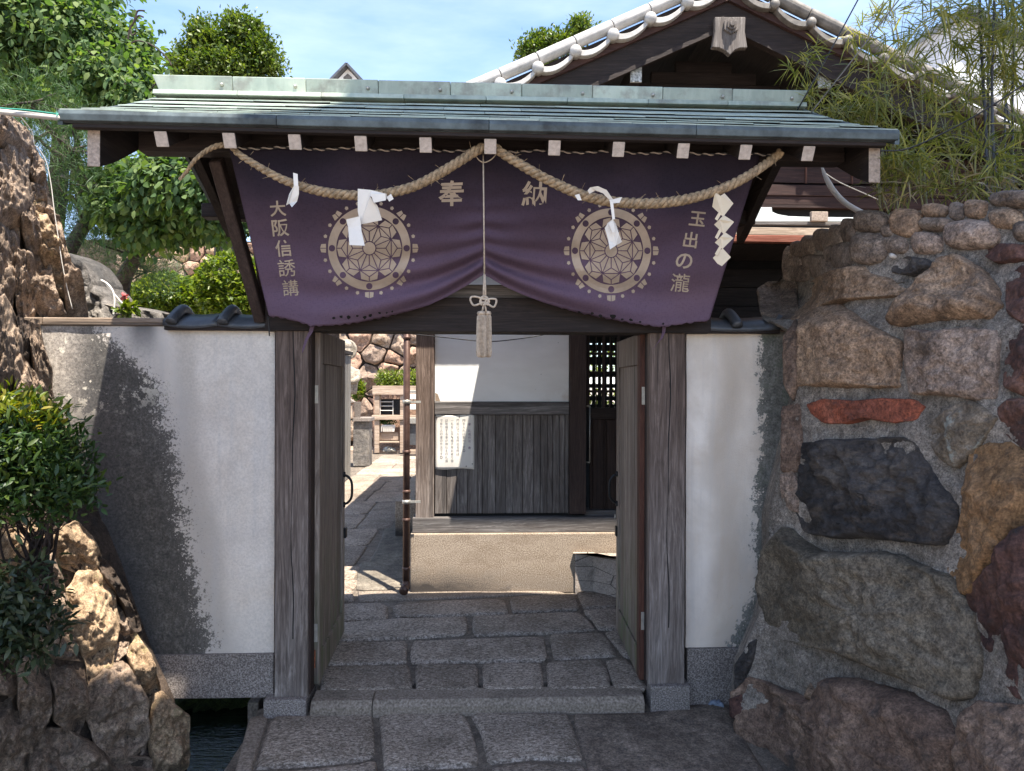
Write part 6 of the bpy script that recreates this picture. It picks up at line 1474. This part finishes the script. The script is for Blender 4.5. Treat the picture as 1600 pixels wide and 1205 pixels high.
# white hose clipped down the rocks
def wire(name, label, pts, r, mat, cat, n=6, group=None):
    o = MB().tube(spline(pts, n), r, 7).build(name, M[mat], None, 0, True); return tag(o, label, cat, group)
wire('white_cable', 'thin white cable running down the edge of the left rocks', [LU(x,y)+LUN(x,y)*.10 for x, y in ((22,188),(38,206),(50,222),(54,242),(60,247),(72,268),(79,300),(84,340),(90,380),(96,420),(104,460),(112,492))], .0022, 'paper', 'cable')
wire('white_tube', 'white tube looping behind the grey rock outcrop', [at(x,y,4.1) for x, y in ((158,438),(168,444),(176,455),(179,470),(177,494))], .006, 'paper', 'tube')
wire('white_tube', 'thin white tube slanting down to the small flowering plant', [at(x,y,4.1) for x, y in ((160,438),(172,452),(184,466),(192,475))], .004, 'paper', 'tube')
hp = wire('ivory_pipe', 'ivory plastic pipe tied to the left eave corner of the gate', [at(-60,168,2.35), at(0,175,2.45), at(50,180,2.55), at(97,185,2.64)], .0105, 'hose', 'pipe')
wire('green_twine', 'green twine strung along the ivory pipe', [at(-60,160,2.34), at(0,169,2.43), at(40,172,2.52), at(88,178,2.62)], .0028, 'green', 'twine')
mb = MB(); 
for k in range(4):
    c = at(89+k*1.2, 183, 2.63); mb.tube([c+Vector((.0, math.cos(a)*.013, math.sin(a)*.013)) for a in np.linspace(0, 6.28, 12)], .0022, 5)
mb.tube([at(91,180,2.61), at(88,175,2.61)], .002, 5).build('twine_knot', M['green'], None, label='green twine knot binding the ivory pipe end', cat='twine knot')
# ================================================================== UNSEEN SIDE HALL (added out of view, eave shaped to shade the gateway)
sh = thing('shade_hall', 'unseen tall side hall added to shade the gateway', 'temple hall', (6, -4, -.4))
H = 10.0
xe = lambda Y: .67 + .19*(Y+3.08)
poly = [(xe(-1.85), -1.85), (5.6, -1.85), (5.6, -5.4), (xe(-5.4), -5.4)]
MB().prism([(.02,-3.84),(1.0,-3.90),(1.0,-3.45),(.60,-3.47),(.05,-3.62)], 'z', H+.17, H+.25).build('shade_wedge', M['tile'], sh)  # added wedge, shaped only to shade the lower left rocks
MB().prism(poly[::-1], 'z', H, H+.16).build('eave', M['darkx'], sh)
cxy = [(3.4, -3.2), (8, -3.2), (8, -4.2), (3.4, -4.2)]
MB().add([(p[0]+.05, p[1], H+.161) for p in poly] + [(p[0], p[1], H+1.6) for p in cxy], [(0,3,2,1),(4,5,6,7),(0,1,5,4),(1,2,6,5),(2,3,7,6),(3,0,4,7)]).build('roof', M['tile'], sh)
MB().box(5.0, 8, -5.2, -2.1, -.4, H-.001).build('wall', M['plasterH'], sh)
for yy in (-5.2,-2.1): MB().box(4.88, 5.05, yy-.08, yy+.08, -.4, H-.002).build('post', M['darkz'], sh)
# ================================================================== PLANTS
# azalea on the left rocks
az = thing('azalea_shrub', 'rounded azalea shrub with yellow-green top leaves growing on the left rocks', 'shrub', at(60, 860, 2.3))
leafcloud('foliage', [blob(20,700,2.25,66,60,80), blob(76,722,2.35,42,40,70), blob(108,762,2.40,24,20,50), blob(-40,720,2.2,80,75,80), blob(60,770,2.25,80,30,60)], 9000, .034, M['l_azal'], az, 1, 'oval', droop=-.1, shell=.62, aspect=.36, clump=9, up=.45, fold=.5)
leafcloud('lit_new_leaves', [blob(15,640,2.25,52,20,60), blob(50,655,2.28,35,14,50)], 1100, .034, M['l_azaly'], az, 2, 'oval', droop=-.3, shell=.5, aspect=.38, clump=9, up=.9, fold=.5)  # top layer of leaves painted as if sunlit
mb = MB(); rnd = random.Random(6); root = at(55, 900, 2.42)
for k in range(26):
    e = at(rnd.uniform(-20,140), rnd.uniform(740,800), 2.3+rnd.uniform(-.08,.12)); mid = root.lerp(e, .45)+Vector((rnd.uniform(-.04,.04), rnd.uniform(-.05,.03), rnd.uniform(-.05,.02))); twigs(mb, root+Vector((rnd.uniform(-.06,.06),0,rnd.uniform(-.02,.02))), mid, .007, .004, .2, 3, k); twigs(mb, mid, e, .004, .0018, .22, 4, k+50)
    for q in range(3): s2 = mid.lerp(e, rnd.random()); twigs(mb, s2, s2+Vector((rnd.uniform(-.09,.09), rnd.uniform(-.06,.04), rnd.uniform(.0,.09))), .002, .001, .2, 2, k*3+q)
mb.build('branches', M['l_twig'], az)
da = thing('dull_azalea_shrub', 'dull dark shrub in shade low on the left rocks', 'shrub', at(40, 1040, 2.15))
leafcloud('foliage', [blob(20,930,2.12,60,45,60), blob(60,985,2.15,32,40,50), blob(-20,980,2.1,60,50,60)], 2300, .034, M['l_azald'], da, 3, 'oval', shell=.4, aspect=.38, clump=8, up=.2)
mb = MB(); root = at(10, 1060, 2.25)
for k in range(10): twigs(mb, root, at(rnd.uniform(-30,90), rnd.uniform(880,1010), 2.15), .006, .002, .2, 4, k+90)
mb.build('branches', M['l_twig'], da)
def tree(name, label, blobs, n, size, mat, trunk, limbs, seed, cat='tree', group=None, shape='oval', **kw):
    t = thing(name, label, cat, trunk[0][:2]+(trunk[0][2],) if isinstance(trunk[0], tuple) else trunk[0], group)
    leafcloud('crown', blobs, n, size, mat, t, seed, shape, **kw)
    mb = MB(); pts = [Vector(p) for p in trunk]; mb.tube(spline(pts, 4), [limbs[0]*(1-.55*i/(4*(len(pts)-1))) for i in range(4*(len(pts)-1)+1)], 9); mb.build('trunk', M['bark'], t, 0, True)
    rn = random.Random(seed); mb = MB()
    for b in blobs:
        st_ = pts[-1].lerp(pts[-2], rn.uniform(0,.7)); twigs(mb, st_, b[0], limbs[1], limbs[1]*.3, .12, 5, seed)
        for q in range(5):
            e = Vector(b[0])+Vector((rn.uniform(-1,1)*b[1][0], rn.uniform(-1,1)*b[1][1], rn.uniform(-1,1)*b[1][2]))*.85; twigs(mb, b[0], e, limbs[1]*.35, limbs[1]*.08, .15, 3, q)
    mb.build('limbs', M['bark'], t, 0, True); return t
# broad-leaved tree, upper left
b1 = [blob(40,30,6.6,95,75,110), blob(130,70,6.6,85,62,100), blob(190,125,6.4,62,45,80), blob(228,150,6.2,34,30,60), blob(70,120,6.8,95,55,100), blob(150,165,6.5,80,28,80), blob(-40,80,6.6,80,90,100), blob(205,80,6.7,28,30,50), blob(60,-50,6.8,110,60,110)]
tree('broadleaf_tree', 'large broad-leaved tree filling the upper left corner against the sky', b1, 26000, .076, M['l_mag'], [at(60,520,7.3), at(80,380,7.3), at(95,230,7.1), at(90,120,6.9)], (.13,.045), 11, clump=11, shell=.5, droop=.55, aspect=.62, fold=.3)
b2 = [blob(270,290,5.6,55,40,70), blob(330,305,5.5,48,42,70), blob(225,335,5.8,60,42,70), blob(350,340,5.6,30,24,50), blob(290,345,5.9,46,26,60), blob(200,300,5.9,50,40,70), blob(300,268,5.6,40,22,50)]
tree('broadleaf_tree', 'bright green broad-leaved tree under the left eave, above the tiled coping', b2, 14000, .074, M['l_mag'], [at(200,520,6.6), at(190,450,6.5), at(215,400,6.3), at(260,360,6.1)], (.09,.03), 12, clump=10, shell=.45, droop=.7, aspect=.62, fold=.3)
b3 = [blob(50,160,5.2,80,40,70), blob(110,235,5.3,60,42,70), blob(60,215,5.5,60,45,70), blob(150,290,5.5,60,45,70), blob(130,350,5.8,55,50,80), blob(210,400,6.2,75,42,80), blob(170,230,5.8,60,40,70), blob(120,180,5.4,90,25,60), blob(230,425,6.8,50,30,70), blob(110,300,7.4,90,110,90), blob(70,150,7.6,110,90,90), blob(180,350,7.2,90,80,80)]
tree('pine_tree', 'dark pine with fine needles standing behind the left rocks', b3, 34000, .085, M['l_pine'], [at(110,520,5.9), at(112,450,5.9), at(105,400,5.9), at(140,330,5.9), at(120,250,5.6)], (.085,.03), 13, shape='blade', clump=26, shell=.3, droop=-.1, aspect=.09, up=.35)
b4 = [blob(290,100,14,22,26), blob(318,62,14,24,28), blob(345,85,14,26,30), blob(378,52,14,24,26), blob(405,82,14,24,26), blob(350,112,14,74,22), blob(428,104,14,14,18), blob(308,45,14,10,12), blob(365,38,14,12,12), blob(395,50,14,12,14)]
tree('camphor_tree', 'distant green tree standing above the left end of the gate ridge', b4, 20000, .095, M['l_dist'], [at(350,500,15), at(352,300,15), at(350,120,15)], (.25,.07), 14, shape='dia', clump=26, shell=.5, up=.4, aspect=.5)
b5 = [blob(835,82,15,28,14), blob(862,72,15,26,16), blob(905,48,15,14,16), blob(885,66,15,22,10), blob(842,60,15,10,8)]
tree('conifer_tree', 'distant yellow-green treetop above the pale tiled gable edge', b5, 8000, .10, M['l_dist'], [at(865,500,16), at(865,300,16), at(865,90,16)], (.25,.06), 15, shape='dia', clump=20, shell=.3, up=.7, aspect=.45)
for k, (nm, lab, bl, n_) in enumerate([('round_bush','large clipped yellow-green bush behind the tiled coping, nearest the gate', [blob(362,440,9,52,44), blob(400,462,9,34,30), blob(372,470,9,60,30)], 7500), ('round_bush','smaller leafy bush to the left of the big clipped bush', [blob(262,462,9.4,46,34), blob(300,470,9.4,30,28), blob(225,470,9.4,30,26)], 5200)]):
    c = at(360 if k == 0 else 262, 520, 9); t = thing(nm, lab, 'bush', c, 'clipped bushes behind the coping')
    leafcloud('foliage', bl, n_, .075, M['l_hedge'], t, 20+k, 'dia', shell=.75, up=.4, aspect=.55)
    mb = MB(); [twigs(mb, c, b[0], .05, .02, .1, 4, 3) for b in bl]; mb.build('stem', M['bark'], t)
fp = thing('flowering_plant', 'small green plant with a pink flower behind the timber coping', 'plant', at(195, 500, 4.0))
leafcloud('leaves', [blob(193,486,4.0,12,9), blob(205,480,4.0,8,8)], 90, .05, M['l_hedge'], fp, 3, 'oval', up=.5, shell=.2)
leafcloud('flower', [blob(195,464,4.0,3,3)], 30, .022, plain('pink_petal', (.45,.10,.10), .6, .1, 9), fp, 3, 'oval', up=.5, shell=.2, aspect=.8)
mb = MB(); twigs(mb, at(196,500,4.0), at(195,465,4.0), .004, .002, .05, 3, 1); mb.build('stem', M['culmy'], fp)
# bare twigs and arching twig of the broad-leaved tree against the sky
bt_ = thing('bare_branch', 'thin bare branch sticking up against the sky left of the distant tree', 'branch', at(205, 60, 6.2)); mb = MB()
for pts in ([(200,62),(203,45),(209,35),(213,22),(216,17),(226,17)], [(209,35),(216,25),(224,27)], [(203,45),(206,55),(212,52)]): mb.tube(spline([at(x,y,6.2) for x, y in pts], 4), .008, 5)
mb.tube(spline([at(x,y,6.2) for x, y in ((205,68),(215,64),(232,68),(248,78),(262,92),(268,102))], 4), .007, 5)
mb.build('twig', M['l_twig'], bt_)
# bamboo on the right terrace
BA = 'bamboo on top of the rock wall'
rnd = random.Random(17)
spec = [  # base px, base py, top px, top py, width px, depth, dark?, foliage blobs
 (1540,318,1534,-60,5.5,3.05,1,[(1545,20,60,34),(1500,60,45,34)]), (1546,312,1548,-60,3.6,3.2,1,[(1560,80,45,34)]), (1558,316,1551,-60,5,2.95,1,[(1480,15,60,30),(1590,40,40,40)]),
 (1590,312,1578,-60,4.4,3.15,1,[(1600,10,50,40),(1580,130,40,30)]), (1576,300,1562,-40,3.2,3.4,1,[(1600,90,45,40)]), (1604,310,1598,-60,4.6,3.1,1,[(1620,60,50,60),(1590,190,45,30)]),
 (1598,300,1555,-20,3.2,3.5,1,[(1530,110,40,34)]),
 (1378,318,1357,75,2.8,3.3,0,[(1340,110,36,34),(1370,150,34,34),(1335,170,30,24)]), (1382,322,1376,226,2.6,3.1,0,[(1385,260,34,26),(1400,290,30,20)]), (1460,320,1432,84,3.2,3.3,0,[(1420,120,44,36),(1440,170,40,34),(1450,40,50,30)]),
 (1470,320,1404,205,3.0,2.9,0,[(1440,240,44,26),(1420,265,36,24)]), (1524,322,1516,90,3.2,3.2,0,[(1500,150,44,36),(1520,210,40,30)]), (1500,320,1478,170,2.6,3.4,0,[(1480,205,36,30),(1470,140,34,30)]),
 (1404,320,1395,150,2.4,3.5,0,[(1395,190,40,30),(1400,80,40,30)]), (1560,322,1545,150,2.6,3.0,0,[(1560,240,40,30),(1545,275,36,24)]), (1430,320,1330,165,2.6,3.6,0,[(1290,165,34,16),(1265,150,20,12),(1250,100,24,20),(1320,180,30,14)]),
 (1492,318,1380,-30,2.2,3.8,0,[(1390,25,46,30),(1420,60,36,26),(1350,40,30,20)]),
]
BLAB = ['thick dark bamboo culm, leftmost of the dark upright ones', 'thin dark bamboo close behind the leftmost dark culm', 'thickest straight dark bamboo culm, second thick one from the left',
 'dark bamboo third from the right edge, leaning slightly left', 'thin dark bamboo in the gap between the thick dark culms', 'thick dark bamboo culm at the right edge of the picture', 'slanting dark bamboo crossing behind the right edge culms',
 'yellow-green bamboo just right of the gate roof corner', 'short bamboo shoot right beside the roof eave corner', 'tall yellow-green bamboo before the hall gable verge, middle of the pale ones', 'bamboo leaning far left over the cobble coping',
 'pale bamboo standing closest left of the dark culms', 'thin pale bamboo rising behind the middle of the coping', 'slim bamboo in front of the dark gable shadow', 'short green bamboo growing between the dark culms',
 'bamboo stem arching flat left above the roof corner', 'tall thin bamboo whose tips spread over the hall ridge against the sky']
for i, (bx, by, tx, ty, w, d_, dk, bl) in enumerate(spec):
    base = at(bx, by, d_); base.z = 2.15; top = at(tx, ty, d_+.15)
    lab = BLAB[i]
    t = thing('bamboo', lab, 'bamboo', base, BA + (', dark culms' if dk else ', yellow-green culms'))
    pts = [base.lerp(top, k/5) + Vector((math.sin(k*1.1+i)*.012, 0, 0)) for k in range(6)]; r0 = w*d_/F/2
    mb = MB(); sp_ = spline(pts, 4); mb.tube(sp_, [r0*(1-.35*k/len(sp_)) for k in range(len(sp_))], 8)
    nn = int((top-base).length/.2)
    for k in range(1, nn): q = base.lerp(top, k/nn); mb.tube([q-Vector((0,0,.004)), q+Vector((0,0,.004))], r0*1.25, 8)
    mb.build('culm', M['culm' if dk else 'culmy'], t, 0, True)
    mb = MB(); B_ = [blob(x, y, d_+rnd.uniform(-.15,.25), rx, ry, 45) for x, y, rx, ry in bl]
    for b in B_:
        c = Vector(b[0])
        for q in range(4): 
            s0 = base.lerp(top, min(1, max(.1, (c.z-base.z)/(top.z-base.z)+rnd.uniform(-.15,.05)))); e = c+Vector((rnd.uniform(-1,1)*b[1][0], rnd.uniform(-1,1)*b[1][1], rnd.uniform(-1,1)*b[1][2])); twigs(mb, s0, e, .0022, .0010, .10, 3, q+i)
    mb.build('twigs', M['culmy'], t)
    leafcloud('leaves', B_, 120*len(B_) if dk else 80*len(B_), .11, M['l_bam'], t, i+60, 'blade', clump=7, shell=.1, aspect=.12, droop=.25, spread=.012)
lit = leafcloud('dry_undergrowth', [blob(1420+k*38,292+4*math.sin(k*2),2.75+.1*(k % 3),34,24,60) for k in range(6)]+[blob(1440,250,3.6,60,40,60), blob(1540,260,3.5,60,36,60), blob(1385,285,3.3,22,30,40)], 420, .08, M['l_dry'], None, 77, 'blade', spread=.02, clump=5, shell=.0, aspect=.14, up=.5); tag(lit, 'dry brown bamboo litter and stems on top of the cobble coping', 'undergrowth', None, 'stuff')
lit = leafcloud('bamboo_undergrowth', [blob(1400+k*36,280+6*math.sin(k*3),2.95+.15*(k % 3),30,36,60) for k in range(7)]+[blob(1330,150,3.9,40,40,40), blob(1400,230,3.8,60,50,60), blob(1480,250,3.7,60,40,60)], 430, .10, M['l_bam'], None, 78, 'blade', spread=.012, clump=6, shell=.0, aspect=.14, up=.15); tag(lit, 'tangled green bamboo undergrowth above the rock wall', 'undergrowth', None, 'stuff')
# wires and pipes, upper right
wire('guy_wire', 'black guy wire rising from the right end of the gate roof', [at(1246,172,3.5), at(1295,84,3.45), at(1348,-14,3.4)], .0035, 'blackc', 'wire', 3)
wire('guy_wire', 'grey guy wire slanting up beside the black one at the right roof end', [at(1266,178,3.4), at(1335,90,3.3), at(1412,-10,3.2)], .003, 'tilemid', 'wire', 3)
wire('power_cable', 'black cable drooping across the bamboo to the right eave corner', [at(1375,236,2.75), at(1420,232,2.7), at(1490,200,2.6), at(1550,165,2.5), at(1640,105,2.4)], .0030, 'blackc', 'cable')
mb = MB(); P = spline([at(x,y,3.95) for x, y in ((1283,257),(1289,274),(1301,296),(1318,315),(1338,328),(1356,336))], 5); mb.tube(P, [.004+.011*min(1,i/8) for i in range(len(P))], 9)
tag(mb.build('curved_pipe', M['hose'], None, 0, True), 'pale curved pipe end sticking up behind the cobble coping', 'pipe')
wire('pale_pipe', 'pale pipe lying on the cobble coping at the right edge', [at(1574,306,2.5), at(1600,301,2.4), at(1660,292,2.3)], .010, 'hose', 'pipe', 3)
wire('thin_wire', 'thin pale wire hanging under the hall eave near the curved pipe', [at(1288,270,4.6), at(1312,285,4.6), at(1345,300,4.6), at(1372,312,4.6)], .003, 'steel', 'wire', 4)
